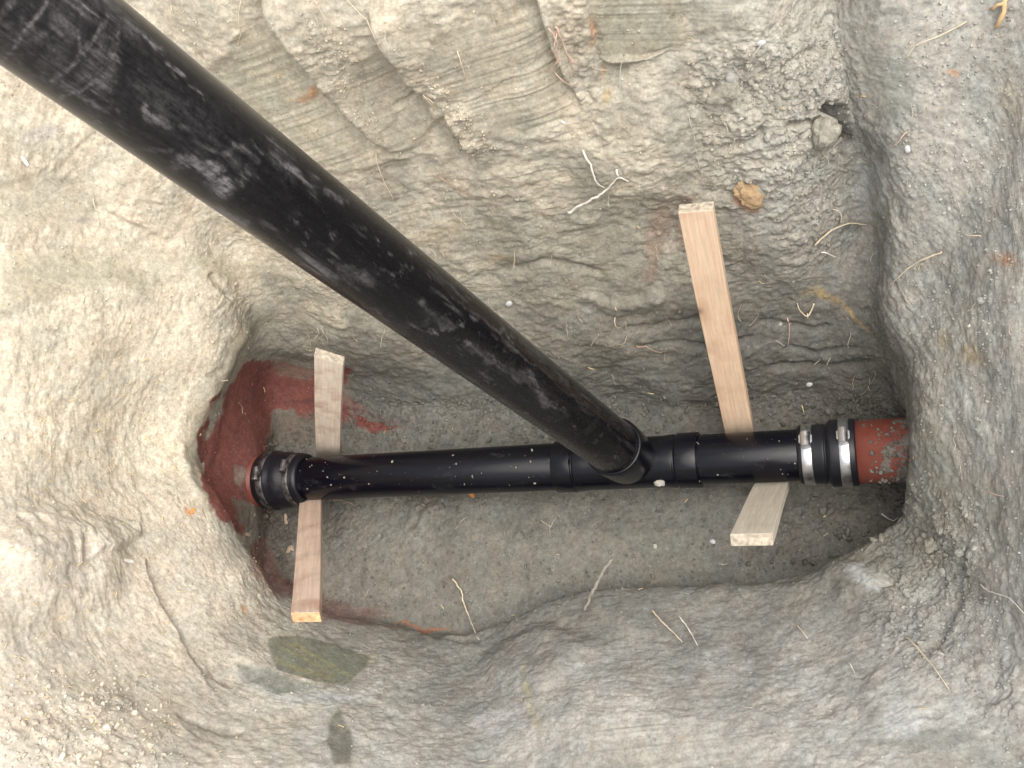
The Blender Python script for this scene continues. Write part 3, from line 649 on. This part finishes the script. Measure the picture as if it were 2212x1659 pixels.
# couplings
def coupling(prof, clamps, label, mt, rough):
    c_ = part('rubber_coupling', lathe([(axx(a), r_) for a, r_ in prof], AX, XD), M_RUB, pipe, label, .002)
    for (a, b_, r_, ang) in clamps:
        xa, xb = axx(a), axx(b_)
        k_ = part('hose_clamp', lathe([(xa, r_-.002), (xa, r_+.0012), (xa+.0012, r_+.002), (xb-.0012, r_+.002), (xb, r_+.0012), (xb, r_-.002)], AX, XD), mt, c_, None, 0)
        # worm-screw housing with a slotted screw head
        xm = (xa+xb)/2; hw = (xb-xa)*.62; a_ = math.radians(ang); up_ = Vector((0, math.cos(a_), math.sin(a_))); tn = Vector((0, -math.sin(a_), math.cos(a_)))
        bm = bmesh.new(); bmesh.ops.create_cube(bm, size=1)
        for v in bm.verts: v.co = Vector((v.co.x*hw*2, v.co.y*.022, v.co.z*.009))
        bmesh.ops.bevel(bm, geom=list(bm.edges), offset=.002, segments=2, affect='EDGES')
        n0 = len(bm.verts)
        r2 = bmesh.ops.create_cone(bm, cap_ends=True, segments=20, radius1=hw*.8, radius2=hw*.8, depth=.034)
        bmesh.ops.rotate(bm, verts=r2['verts'], cent=(0, 0, 0), matrix=Matrix.Rotation(math.pi/2, 3, 'X'))
        bmesh.ops.translate(bm, verts=r2['verts'], vec=(0, .004, .003))
        mt_ = Matrix((Vector((1, 0, 0)), tn, up_)).transposed()
        for v in bm.verts: v.co = mt_@v.co+Vector(AX)+Vector((xm, 0, 0))+up_*(r_+.0065)
        ms = bpy.data.meshes.new('clamp_screw'); bmesh.ops.recalc_face_normals(bm, faces=bm.faces); bm.to_mesh(ms); bm.free(); ms.materials.append(mt)
        so = bpy.data.objects.new('clamp_screw', ms); COL.objects.link(so)
        # thing > part > sub-part: the screw belongs to the band's mesh
        bm = bmesh.new(); bm.from_mesh(k_.data); bm.from_mesh(ms); bm.to_mesh(k_.data); bm.free(); bpy.data.objects.remove(so)
    return c_
coupling([(1722, PR), (1722, .0635), (1728, .065), (1772, .065), (1779, .0665), (1783, .062), (1786, .066), (1793, .0735), (1846, .0735), (1850, .0715), (1850, PR)],
         [(1731, 1754, .065, 78), (1813, 1836, .0735, 78)], 'clean rubber coupling with two shiny steel clamps at the right end', M_STEEL, 0)
coupling([(548, PR), (548, .0760), (556, .0785), (579, .0785), (583, .075), (588, .0755), (604, .0745), (609, .070), (632, .0685), (637, .067), (640, .064), (640, PR)],
         [(561, 574, .0785, 90), (613, 625, .0690, 76)], 'rubber coupling with dull dirty clamps at the left end', M_STEEL2, 0)
def clay(a, b_, r_, label, flip):
    e = link_mesh('clay_pipe', *lathe([(0, r_-.014), (0, r_), (abs(b_-a)*.5, r_), (abs(b_-a), r_), (abs(b_-a), r_-.014), (0, r_-.014)], (0, 0, 0), (1, 0, 0)), M_CLAY)
    e.location = (a, 0, .12); fixn(e)
    if flip: e.rotation_euler = (0, 0, math.pi); e.location = (b_, 0, .12)
    return tag(e, label, 'pipe', 'old clay pipes at both ends of the trench')
clay(axx(1838), axx(1838)+.34, .0690, 'red clay pipe caked with grey soil leaving the right trench wall', False)
clay(axx(575)-.25, axx(575), .0700, 'dark red end of clay pipe peeping out left of the dull coupling', True)

# ------------------------------------------------------------------ stakes
def stake(foot, top, w, th, mt, label, top_w=None, cut=0., deep=.05):
    """board from a foot in the soil to a sawn top; faces turned towards the pipe side"""
    foot, top = Vector(foot), Vector(top); L = (top-foot).length; z = (top-foot).normalized()
    x = XD-z*XD.dot(z); x.normalize(); y = z.cross(x)
    nz_, vs, fs = 24, [], []
    rnd = random.Random(label)
    for i in range(nz_+1):
        s_ = -deep+(L+deep)*i/nz_
        wob = .0010*math.sin(i*.23+len(label))
        for (sx, sy) in ((-1, -1), (1, -1), (1, 1), (-1, 1)):
            e_ = cut*sx*w if i == nz_ else 0
            vs.append(Vector((sx*w/2+wob, sy*th/2, s_+e_+(rnd.uniform(-.0015, .0015) if i == nz_ else 0))))
    for i in range(nz_):
        for k in range(4):
            k2 = (k+1) % 4; fs.append((i*4+k, i*4+k2, i*4+4+k2, i*4+4+k))
    fs.append((3, 2, 1, 0)); fs.append(tuple(nz_*4+k for k in range(4)))
    o_ = link_mesh('wooden_stake', vs, fs, mt, None, False); o_.data.materials.append(W_END); o_.data.polygons[len(fs)-1].material_index = 1; fixn(o_); bevel(o_, .0018)
    o_.matrix_world = Matrix.Translation(foot)@Matrix((x, y, z)).transposed().to_4x4()
    return tag(o_, label, 'stake', 'wooden stakes crossed under the pipe')
W_END = simple('sawn_end_grain', (.42, .36, .28), .85, .4, 120)
W_FRESH = wood_material('fresh_pine', (.66, .50, .35, 1), (.60, .40, .27, 1), 3.1, .25, .14, (-.030, 0, .46*.7))
W_PALE = wood_material('pale_pine', (.62, .56, .46, 1), (.55, .49, .39, 1), 5.3, 0, .15)
W_OLD1 = wood_material('muddy_pine', (.70, .60, .49, 1), (.62, .51, .40, 1), 7.7, .6, .22)
W_OLD2 = wood_material('muddy_worn_pine', (.62, .47, .37, 1), (.50, .36, .27, 1), 9.9, .45, .3)
STK = []
def place_stake(foot_px, top_px, zf, zt, wpx_top, th, mt, label, cut=0.):
    a = at(*foot_px, z=zf); b_ = at(*top_px, z=zt)
    d_ = ((b_-C)@R)[2]; w = wpx_top*d_/F_
    o_ = stake(a, b_, w, th, mt, label, cut=cut); STK.append(o_); return o_
place_stake((1603, 960), (1503, 447), .035, .70, 75, .026, W_FRESH, 'longest and cleanest orange-toned pine stake rising behind the pipe at right')
place_stake((1672, 1040), (1622, 1166), .040, .56, 90, .022, W_PALE, 'short pale grey-cream stake with bright sawn end in front of the pipe at right')
place_stake((710, 985), (711, 769), .045, .55, 63, .021, W_OLD1, 'short muddy stake behind the pipe with a ragged red-stained top at left', -.16)
place_stake((674, 1060), (661, 1334), .03, .60, 63, .021, W_OLD2, 'long weathered stake in front of the pipe at left ending in a chewed orange tip', .24)
STK[-1].data.materials[1] = simple('chewed_orange_end', (.58, .33, .17), .85, .5, 70)

# ------------------------------------------------------------------ roots, twigs, splinters
def root_mesh(lines, wpx, name, mt, label, cat='root', group='pale roots hanging from the trench soil', lift=1.0, taper=.45, seed=0):
    vs, fs = [], []; rnd = random.Random(seed*13+len(label))
    for li, pts in enumerate(lines):
        P3 = []
        for a, b_, *z_ in pts:
            l, no = hit(a, b_)
            if z_: l = Vector(at(a, b_, z=z_[0])); no = Vector((0, 0, 1))
            P3.append((l, no))
        pp = []
        n_ = len(P3)
        for i in range(n_-1):
            p0 = P3[max(i-1, 0)][0]; p1 = P3[i][0]; p2 = P3[i+1][0]; p3 = P3[min(i+2, n_-1)][0]
            st_ = max(3, int((p2-p1).length/.006))
            for k in range(st_):
                t_ = k/st_; c_ = cr(np.array(p0), np.array(p1), np.array(p2), np.array(p3), t_)
                pp.append((Vector(c_), P3[i][1].lerp(P3[i+1][1], t_)))
        pp.append(P3[-1])
        m_ = len(pp); NS = 7
        b0 = len(vs)
        for i, (p, no) in enumerate(pp):
            s_ = i/(m_-1); r_ = .5*wpx*px_m(p)*(1-(1-taper)*s_)*(.85+.3*rnd.random())
            if li: r_ *= .75
            hang = lift*(.002+.010*math.sin(math.pi*s_)**.7)
            c_ = p+no.normalized()*(r_*.7+hang)+Vector((rnd.uniform(-1, 1), rnd.uniform(-1, 1), rnd.uniform(-1, 1)))*r_*.5
            dr = (pp[min(i+1, m_-1)][0]-pp[max(i-1, 0)][0]); u_, v_, _w = frame(dr if dr.length > 1e-6 else Vector((1, 0, 0)))
            for k in range(NS):
                a_ = 2*math.pi*k/NS; vs.append(c_+(u_*math.cos(a_)+v_*math.sin(a_))*r_)
        for i in range(m_-1):
            for k in range(NS):
                k2 = (k+1) % NS; fs.append((b0+i*NS+k, b0+i*NS+k2, b0+(i+1)*NS+k2, b0+(i+1)*NS+k))
        fs.append(tuple(b0+k for k in range(NS))[::-1]); fs.append(tuple(b0+(m_-1)*NS+k for k in range(NS)))
    o_ = link_mesh(name, vs, fs, mt); return tag(o_, label, cat, group)
R_CREAM = simple('cream_root', (.62, .52, .38)); R_WHITE = simple('white_root', (.66, .62, .55)); R_PINK = simple('pinkish_root', (.50, .36, .28))
R_GREY = simple('grey_root', (.42, .39, .34)); R_TAN = simple('tan_straw', (.62, .42, .22)); R_BRN = simple('brown_root', (.34, .24, .17))
ROOTS = [
 ([[(755,3),(782,24),(803,51),(809,74),(826,113)]], 2.6, R_CREAM, 'thin cream root curving down the top edge of the back wall right of the riser'),
 ([[(988,108),(1001,135),(1011,165),(1025,190)]], 3.0, R_CREAM, 'cream root on the smooth scraped face high on the back wall'),
 ([[(914,202),(927,216),(931,248)], [(920,205),(940,212),(946,234)]], 2.8, R_CREAM, 'short forked cream root below a digger notch in the back wall'),
 ([[(1183,57),(1200,88),(1200,115),(1210,148),(1227,175),(1237,199)]], 4.6, R_PINK, 'knotted pinkish root beside the upright crease at top centre'),
 ([[(1197,54),(1217,98),(1227,131),(1247,162)], [(1224,115),(1251,138)], [(1200,62),(1190,100),(1204,140)]], 5.0, R_PINK, 'branching pinkish root nearest the upright crease at top centre'),
 ([[(1227,457),(1251,438),(1281,421),(1305,401),(1335,381),(1359,388)], [(1261,324),(1274,350),(1295,391),(1310,404)], [(1332,364),(1338,381)]], 7.0, R_WHITE, 'thick white forked root in the middle of the back wall'),
 ([[(947,376),(981,394),(1012,418)]], 4.2, R_BRN, 'dark brown root lying flat on the back wall right of the riser'),
 ([[(813,330),(823,367),(843,404),(853,435)]], 2.4, R_CREAM, 'hair-thin root hanging just above the riser on the back wall'),
 ([[(1345,125),(1345,189),(1349,209)]], 2.0, R_GREY, 'fine grey root hanging straight below the ragged ledge at top'),
 ([[(521,0),(516,37),(519,61),(509,88)]], 3.0, R_CREAM, 'wavy cream root at the very top above the riser'),
 ([[(202,428),(202,458),(212,492)]], 2.6, R_CREAM, 'small cream root on the left bank under the riser'),
 ([[(2088,43),(2036,68),(1986,96),(1956,128)]], 3.4, R_CREAM, 'long tan root across the top of the right wall'),
 ([[(1760,531),(1780,503),(1812,481),(1840,478),(1872,483)], [(1812,481),(1804,462),(1796,452)]], 5.0, R_CREAM, 'bent cream root at the corner right of the longest stake'),
 ([[(1491,246),(1498,285),(1501,321),(1516,360),(1519,410)]], 2.4, R_GREY, 'long fine root hanging above the top of the longest stake'),
 ([[(1644,82),(1626,114),(1616,143),(1616,178)]], 2.4, R_GREY, 'fine grey root on the crumbly upper part of the back wall'),
 ([[(1961,285),(1944,303),(1926,317)]], 3.0, R_PINK, 'short reddish root on the right wall near the upper corner'),
 ([[(2090,510),(2122,510)]], 4.0, R_CREAM, 'short stubby root lying level on the right wall'),
 ([[(1772,546),(1805,551)]], 3.0, R_WHITE, 'tiny white root just under the bent corner root'),
 ([[(2038,542),(1983,563),(1951,592),(1928,620)]], 4.0, R_CREAM, 'gently bent cream root on the right wall halfway up'),
 ([[(1758,653),(1744,674),(1730,667),(1722,653)], [(1744,674),(1748,684)]], 3.6, R_CREAM, 'curled root by the yellow band of clay in the back wall'),
 ([[(1701,685),(1705,710),(1699,745)]], 3.0, R_PINK, 'small hanging root right of the longest stake over the dark layers'),
 ([[(2136,1055),(2172,1073)]], 2.6, R_PINK, 'thin pink root on the right bank level with the pipe'),
 ([[(1374,744),(1398,748),(1432,758)]], 4.4, R_BRN, 'short tan-brown root low on the back wall left of the longest stake'),
 ([[(1329,683),(1336,700),(1342,706)]], 2.6, R_CREAM, 'tiny hooked root right of the riser low on the back wall'),
 ([[(980,1252),(996,1277),(1006,1308),(1019,1335),(1036,1380)]], 4.0, R_CREAM, 'wavy cream root crossing the front lip of the trench'),
 ([[(1410,1320),(1428,1343),(1450,1363),(1475,1390)]], 4.2, R_CREAM, 'left one of the two roots side by side on the front ledge'),
 ([[(1466,1333),(1487,1362),(1507,1396)]], 3.8, R_WHITE, 'right and shorter one of the two roots side by side on the front ledge'),
 ([[(1958,1381),(1990,1422),(2022,1458),(2054,1492)]], 4.0, R_CREAM, 'long straight pale root at the lower right below the dark crack'),
 ([[(2122,1260),(2154,1282),(2186,1292),(2215,1326)]], 3.6, R_WHITE, 'white root running off the right edge of the near bank'),
 ([[(1723,1349),(1746,1381)]], 2.6, R_CREAM, 'short thin root on the front ledge below the pale stake'),
 ([[(1833,1435),(1847,1455)]], 3.0, R_WHITE, 'tiny white root fleck on the near bank at lower right'),
 ([[(1904,1110),(1922,1123),(1940,1116)]], 3.0, R_WHITE, 'small white curl of root under the right clay pipe'),
 ([[(1999,700),(2012,718)]], 3.0, R_PINK, 'short pink root stub on the right wall above the clay pipe'),
 ([[(722,1080),(745,1082),(772,1095)]], 2.6, R_BRN, 'fine orange-brown root under the pipe beside the left stakes'),
]
for i, (ln, w, mt_, lb) in enumerate(ROOTS): root_mesh(ln, w, 'root', mt_, lb, seed=i)
root_mesh([[(1327,1206,.17),(1302,1237,.16),(1286,1272,.155),(1263,1321)]], 8, 'twig', simple('weathered_twig', (.25, .23, .19)), 'straight grey twig leaning on the front edge of the trench floor', 'twig', 'twigs in the trench', .3, .9, 50)
root_mesh([[(2177,-6),(2165,29),(2153,60)], [(2175,4),(2140,18)]], 12, 'twig', R_TAN, 'thick tan forked twig in the top right corner', 'twig', 'twigs in the trench', .8, .8, 51)

def chip(px, py, L, Wd, ang, mt, name, label, cat, group=None, th=.15, lift=0., bend=.0):
    """thin irregular flake lying on whatever soil is there; L, Wd in picture units, ang on the picture"""
    l, no = hit(px, py); s_ = px_m(l); no = no.normalized()
    l2, _ = hit(px+math.cos(math.radians(ang))*6, py+math.sin(math.radians(ang))*6)
    x = (l2-l); x = (x-no*x.dot(no)).normalized(); y = no.cross(x); rnd = random.Random(label); n_ = 10; vs, fs = [], []
    for sgn in (1, -1):
        for k in range(n_):
            a_ = 2*math.pi*k/n_; rx = .5*L*s_*(.8+.3*rnd.random()); ry = .5*Wd*s_*(.75+.4*rnd.random())
            vx, vy = rx*math.copysign(abs(math.cos(a_))**.7, math.cos(a_)), ry*math.copysign(abs(math.sin(a_))**.7, math.sin(a_))
            vs.append(l+no*(lift+Wd*s_*th*(.6+sgn*.5)+bend*(vx/(.5*L*s_))**2*L*s_)+x*vx+y*vy)
    fs = [tuple(range(n_)), tuple(range(2*n_-1, n_-1, -1))]+[(k, k+n_, (k+1) % n_+n_, (k+1) % n_) for k in range(n_)]
    o_ = link_mesh(name, vs, fs, mt, None, False); fixn(o_); return tag(o_, label, cat, group)
CH_O = simple('orange_chip', (.62, .25, .07)); CH_W = simple('white_flake', (.8, .78, .74)); CH_P = simple('pale_chip', (.62, .47, .34))
chip(52, 347, 30, 9, 55, CH_W, 'flake', 'white flake on the left bank below the riser', 'flake', None, .1, .002)
chip(1020, 1070, 18, 9, 50, CH_O, 'wood_chip', 'bright orange wood chip in front of the long black pipe', 'wood chip', 'wood chips lying in the trench', .2, .002)
chip(628, 1188, 34, 15, -70, CH_P, 'wood_chip', 'largest splinter of pale wood beside the weathered front stake', 'wood chip', 'wood chips lying in the trench', .2, .003)
chip(618, 1125, 32, 7, 85, CH_P, 'wood_chip', 'narrow upright splinter below the dull left coupling', 'wood chip', 'wood chips lying in the trench', .2, .003)
chip(533, 1155, 28, 8, 15, CH_P, 'wood_chip', 'curled pale chip on the red clay at the left rim', 'wood chip', 'wood chips lying in the trench', .2, .002)
chip(1216, 262, 12, 6, 25, CH_W, 'wood_chip', 'tiny bright chip on the back wall above the white forked root', 'wood chip', 'wood chips lying in the trench', .2, .002)
chip(278, 1213, 34, 8, 8, CH_W, 'flake', 'pale ragged flake on the left bank beside the trench rim', 'flake', None, .1, .002)
chip(416, 1104, 14, 9, -50, CH_O, 'wood_chip', 'orange chip on the left bank near the rim', 'wood chip', 'wood chips lying in the trench', .2, .001)

# ------------------------------------------------------------------ clods and stones
def lump(px, py, rx, ry, ang, mt, name, label, cat, group, h=.6, sub=4, seed=1, amp=.25, sink=.3, at_=None, flat=None):
    l, no = hit(px, py) if at_ is None else at_; s_ = px_m(l); no = no.normalized()
    l2 = Vector(ray(px+math.cos(math.radians(ang))*6, py+math.sin(math.radians(ang))*6)-ray(px, py))
    x = (l2-no*l2.dot(no)).normalized(); y = no.cross(x)
    bm = bmesh.new(); bmesh.ops.create_icosphere(bm, subdivisions=sub, radius=1)
    P = np.array([v.co[:] for v in bm.verts])
    a_, b2, _i = worley(P*1.1+seed*7.3, seed); d_ = fbm(P*1.6+seed*3.1, 5, seed*11)
    r_ = 1-amp*(a_-.4)*1.2+amp*.6*d_
    for v, k in zip(bm.verts, r_):
        c_ = v.co*float(k); v.co = l+x*(c_.x*rx*s_)+y*(c_.y*ry*s_)+no*((c_.z+1-2*sink)*h*min(rx, ry)*s_)
    ms = bpy.data.meshes.new(name); bm.to_mesh(ms); bm.free(); ms.materials.append(mt)
    ms.polygons.foreach_set('use_smooth', [True]*len(ms.polygons))
    o_ = bpy.data.objects.new(name, ms); COL.objects.link(o_); return tag(o_, label, cat, group)
M_CLOD = soil_material('clod_soil', False, (.30, .285, .235, 1)); M_CLODP = soil_material('pale_clod_soil', False, (.36, .35, .31, 1)); M_CLODO = soil_material('rusty_clod_soil', False, (.34, .24, .14, 1))
M_STONE = simple('pale_stone', (.50, .50, .49), .7, .15)
GC = 'clods of soil stuck to the trench walls'
la, na_ = hit(1735, 325); dd_ = ((np.array(la)-C)@R)[2]
lump(1780, 288, 30, 38, 15, M_CLOD, 'soil_clod', 'big angular clod wedged over the dark hole in the upper corner', 'clod', GC, 1.0, 5, 3, .3, .5, at_=(Vector(C+ray(1780, 288)*(dd_-.02)), na_))
lump(1618, 420, 40, 24, 35, M_CLODO, 'soil_clod', 'flat rust-stained clod right of the top of the longest stake', 'clod', GC, .5, 5, 5, .3, .35)
lump(1900, 1252, 40, 20, 15, M_CLODP, 'soil_clod', 'smooth pale clod on the front ledge at lower right', 'clod', GC, .3, 4, 8, .2, .5)
lump(2010, 1180, 20, 16, 40, M_CLOD, 'soil_clod', 'rough clod on the bank below the right clay pipe', 'clod', GC, .7, 4, 9, .3, .4)
lump(1560, 200, 40, 26, 5, M_CLOD, 'soil_clod', 'broad lumpy clod high on the back wall above the longest stake', 'clod', GC, .4, 5, 12, .3, .55)
for i, (a, b_, r_, lb) in enumerate(((1644,92,11,'small pale stone high on the crumbly back wall'), (1582,168,16,'rounded grey stone beside the broad lumpy clod'), (1961,322,9,'round grey pebble on the right wall under a reddish root'),
      (1686,700,6,'tiny pebble right of the longest stake'), (1748,830,7,'small grey pebble on the floor behind the right pipe'), (2120,650,12,'pale pebble high on the right bank'),
      (1540,1170,7,'grey pebble on the floor left of the pale stake'), (1415,1180,6,'small pebble on the open trench floor'), (1100,655,9,'pebble bedded in the back wall beside the riser'))):
    lump(a, b_, r_, r_*.8, i*37, M_STONE if i % 2 == 0 else M_CLODP, 'pebble', lb, 'pebble', 'loose pebbles in the trench', .7, 3, i+20, .12, .35)
# the pale clod lying on the tee
q_ = at(1425, 1043, z=.12); tp = np.array([axx(1425), 0, .12]); vv = Vector(C-tp); vv.x = 0
v2 = Matrix.Rotation(math.radians(52), 3, 'X')@vv.normalized()
def skin(px, py, rad=PR):
    """point on the skin of the run of pipe showing at a picture point"""
    r_ = ray(px, py); o2 = np.array([C[1], C[2]-.12]); d2 = np.array([r_[1], r_[2]])
    A_, B_, C_ = d2@d2, 2*o2@d2, o2@o2-rad*rad; dd = B_*B_-4*A_*C_
    if dd < 0: return None
    t_ = (-B_-math.sqrt(dd))/(2*A_); p = C+r_*t_; return Vector(p), Vector((0, p[1], p[2]-.12)).normalized()
sk = skin(1425, 1042, .060)
if sk: lump(1425, 1042, 13, 9, -30, M_CLODP, 'soil_clod', 'small pale clod lying on the black tee fitting', 'clod', GC, .7, 4, 31, .3, .3, at_=sk)

# loose crumbs on soil and pipe: nobody could count them
def crumbs(name, label, spots, mt):
    vs, fs, cc = [], [], []; rnd = random.Random(99)
    ico = bmesh.new(); bmesh.ops.create_icosphere(ico, subdivisions=1, radius=1); IV = [v.co.copy() for v in ico.verts]; IF = [tuple(v.index for v in f_.verts) for f_ in ico.faces]; ico.free()
    for (l, no, r_, *cl) in spots:
        if cl: k_ = rnd.uniform(.82, 1.3); cc += [tuple(cl[0]*k_)+(1.,)]*len(IV)
        b0 = len(vs); q4 = Matrix.Rotation(rnd.random()*6.28, 3, 'Z')@Matrix.Rotation(rnd.random()*6.28, 3, 'X'); sc = Vector((rnd.uniform(.7, 1.3), rnd.uniform(.6, 1.1), rnd.uniform(.5, .9)))
        for v in IV:
            k = rnd.uniform(.75, 1.2); w_ = q4@Vector((v.x*sc.x*k, v.y*sc.y*k, v.z*sc.z*k)); vs.append(l+no*r_*.35+w_*r_)
        fs += [tuple(b0+i for i in f_) for f_ in IF]
    o_ = link_mesh(name, vs, fs, mt, None, False)
    if cc:
        a_ = o_.data.attributes.new('soil', 'FLOAT_COLOR', 'POINT'); a_.data.foreach_set('color', np.array(cc, np.float32).ravel())
        a_ = o_.data.attributes.new('rough', 'FLOAT', 'POINT'); a_.data.foreach_set('value', np.full(len(vs), .5, np.float32))
    return tag(o_, label, 'soil crumbs', kind='stuff')
rnd = random.Random(5); sp = []
def scatter(pts, n_, r0, r1):
    xs_ = [p[0] for p in pts]; ys_ = [p[1] for p in pts]; k = 0; tr = 0
    while k < n_ and tr < n_*20:
        tr += 1; a, b_ = rnd.uniform(min(xs_), max(xs_)), rnd.uniform(min(ys_), max(ys_)); ins = False
        for i in range(len(pts)):
            p, p2 = pts[i], pts[(i+1) % len(pts)]
            if (p[1] > b_) != (p2[1] > b_) and a < (p2[0]-p[0])*(b_-p[1])/((p2[1]-p[1]) or 1e-9)+p[0]: ins = not ins
        if not ins: continue
        l, no = hit(a, b_); s_ = px_m(l); r_ = (r0+(r1-r0)*rnd.random()**3)*s_; sp.append((l, no.normalized(), r_, col[me.polygons[lastpoly[0]].vertices[0]])); k += 1
scatter([(480,1120),(700,1080),(1960,1060),(1930,1150),(1700,1240),(1200,1290),(1000,1350),(650,1290),(560,1220)], 1500, 1.0, 5)
scatter([(700,860),(1900,850),(1940,960),(560,975)], 2200, 1.0, 6.5)
scatter([(1480,120),(1830,60),(1860,560),(1560,440)], 700, 1.5, 6.5)
scatter([(1850,1180),(2120,1080),(2200,1500),(1900,1450)], 600, 1.5, 7)
scatter([(0,1450),(330,1450),(420,1659),(0,1659)], 500, 1.5, 7)
scatter([(640,20),(760,60),(840,330),(740,230)], 200, 1.5, 5); scatter([(860,60),(1080,330),(1000,340)], 200, 1.5, 5)
scatter([(0,0),(2212,0),(2212,1659),(0,1659)], 6500, .9, 3.8)
scatter([(1930,0),(2212,0),(2212,1659),(1900,1400),(1980,1000)], 1800, 1., 5)
for k in range(170):
    s_ = skin(1975-95*rnd.random()**1.6, rnd.uniform(915, 1050), .069)
    if s_: sp.append((s_[0], s_[1], .001+.0055*rnd.random()**2, np.array((.15, .14, .12))))
scatter([(1600,1090),(1960,1060),(1930,1150),(1750,1240),(1600,1230)], 130, 3, 12)
scatter([(1640,870),(1930,860),(1940,930),(1700,940)], 80, 3, 11)
scatter([(560,1110),(640,1110),(690,1270),(620,1270)], 70, 3, 10); scatter([(1900,1150),(2100,1120),(2060,1420),(1930,1400)], 120, 3, 12)
scatter([(0,1500),(300,1480),(340,1659),(0,1659)], 90, 3, 11); scatter([(1560,140),(1830,100),(1860,420),(1640,300)], 110, 3, 11)
scatter([(700,1080),(1500,1065),(1500,1085),(720,1105)], 120, 2, 8)
crumbs('soil_crumbs', 'loose grey crumbs of soil scattered over the trench', sp, M_SOIL)
sp = []
for k in range(190):
    a = rnd.uniform(642, 1720); b_ = rnd.uniform(935, 1085); s_ = skin(a, b_)
    if s_ is None or s_[1].z < .15: continue
    r_ = .0006+.0030*rnd.random()**4*(1 if a < 1200 else .6)
    if rnd.random() < .25: r_ *= 1.2
    sp.append((s_[0], s_[1], r_))
crumbs('pipe_crumbs', 'pale specks of soil sprinkled on the black pipe', sp, M_CLOD)
# short straw and dry grass bits on the left bank
vs, fs = [], []
for k in range(260):
    a, b_ = (rnd.uniform(0, 420), rnd.uniform(760, 1659)) if k % 3 else (rnd.uniform(0, 2212), rnd.uniform(0, 1659))
    l, no = hit(a, b_); no = no.normalized(); s_ = px_m(l); an = rnd.uniform(0, 6.28); u_, v_, _w = frame(no); d_ = u_*math.cos(an)+v_*math.sin(an); e_ = no.cross(d_)
    L = rnd.uniform(4, 15)*s_; w = rnd.uniform(.5, 1.3)*s_; b0 = len(vs); up_ = no*rnd.uniform(.0005, .003)
    for q5 in (-1, 0, 1):
        for (ww, hh) in ((-w, 0), (w, 0), (0, w)): vs.append(l+up_+d_*L*q5*.5+e_*ww+no*(hh+(.0012 if q5 == 0 else 0)))
    for j in (0, 3): fs += [(b0+j+i, b0+j+(i+1) % 3, b0+j+3+(i+1) % 3, b0+j+3+i) for i in range(3)]
tag(link_mesh('dry_grass_bits', vs, fs, simple('dry_grass', (.60, .48, .27)), None, False), 'short bits of straw and dry grass strewn on the soil', 'straw', kind='stuff')
# hair-fine rootlets
vs, fs = [], []
for k in range(240):
    a, b_ = rnd.uniform(0, 2212), rnd.uniform(0, 1659)
    if k % 2: a, b_ = rnd.uniform(600, 1900), rnd.uniform(0, 820)
    l, no = hit(a, b_); no = no.normalized(); s_ = px_m(l); d_ = Vector((rnd.uniform(-.5, .5), -.2, -1)).normalized() if no.z < .75 else Vector((rnd.uniform(-1, 1), rnd.uniform(-1, 1), 0)).normalized()
    d_ = (d_-no*d_.dot(no)).normalized(); p = l+no*.001; b0 = len(vs); n_ = rnd.randint(5, 12); w = rnd.uniform(.35, .75)*s_
    for i in range(n_):
        e_ = no.cross(d_)
        for an in (0, 2.1, 4.2): vs.append(p+e_*math.cos(an)*w+no*(math.sin(an)*w))
        d_ = (d_+e_*rnd.uniform(-.5, .5)+no*rnd.uniform(-.12, .16)).normalized(); p = p+d_*4.5*s_
    for i in range(n_-1): fs += [(b0+i*3+j, b0+i*3+(j+1) % 3, b0+i*3+3+(j+1) % 3, b0+i*3+3+j) for j in range(3)]
tag(link_mesh('fine_rootlets', vs, fs, simple('rootlet', (.52, .44, .33)), None, False), 'hair-fine pale rootlets clinging to the trench walls', 'rootlets', kind='stuff')
print('verts', nv*na, 'roots', len(ROOTS))
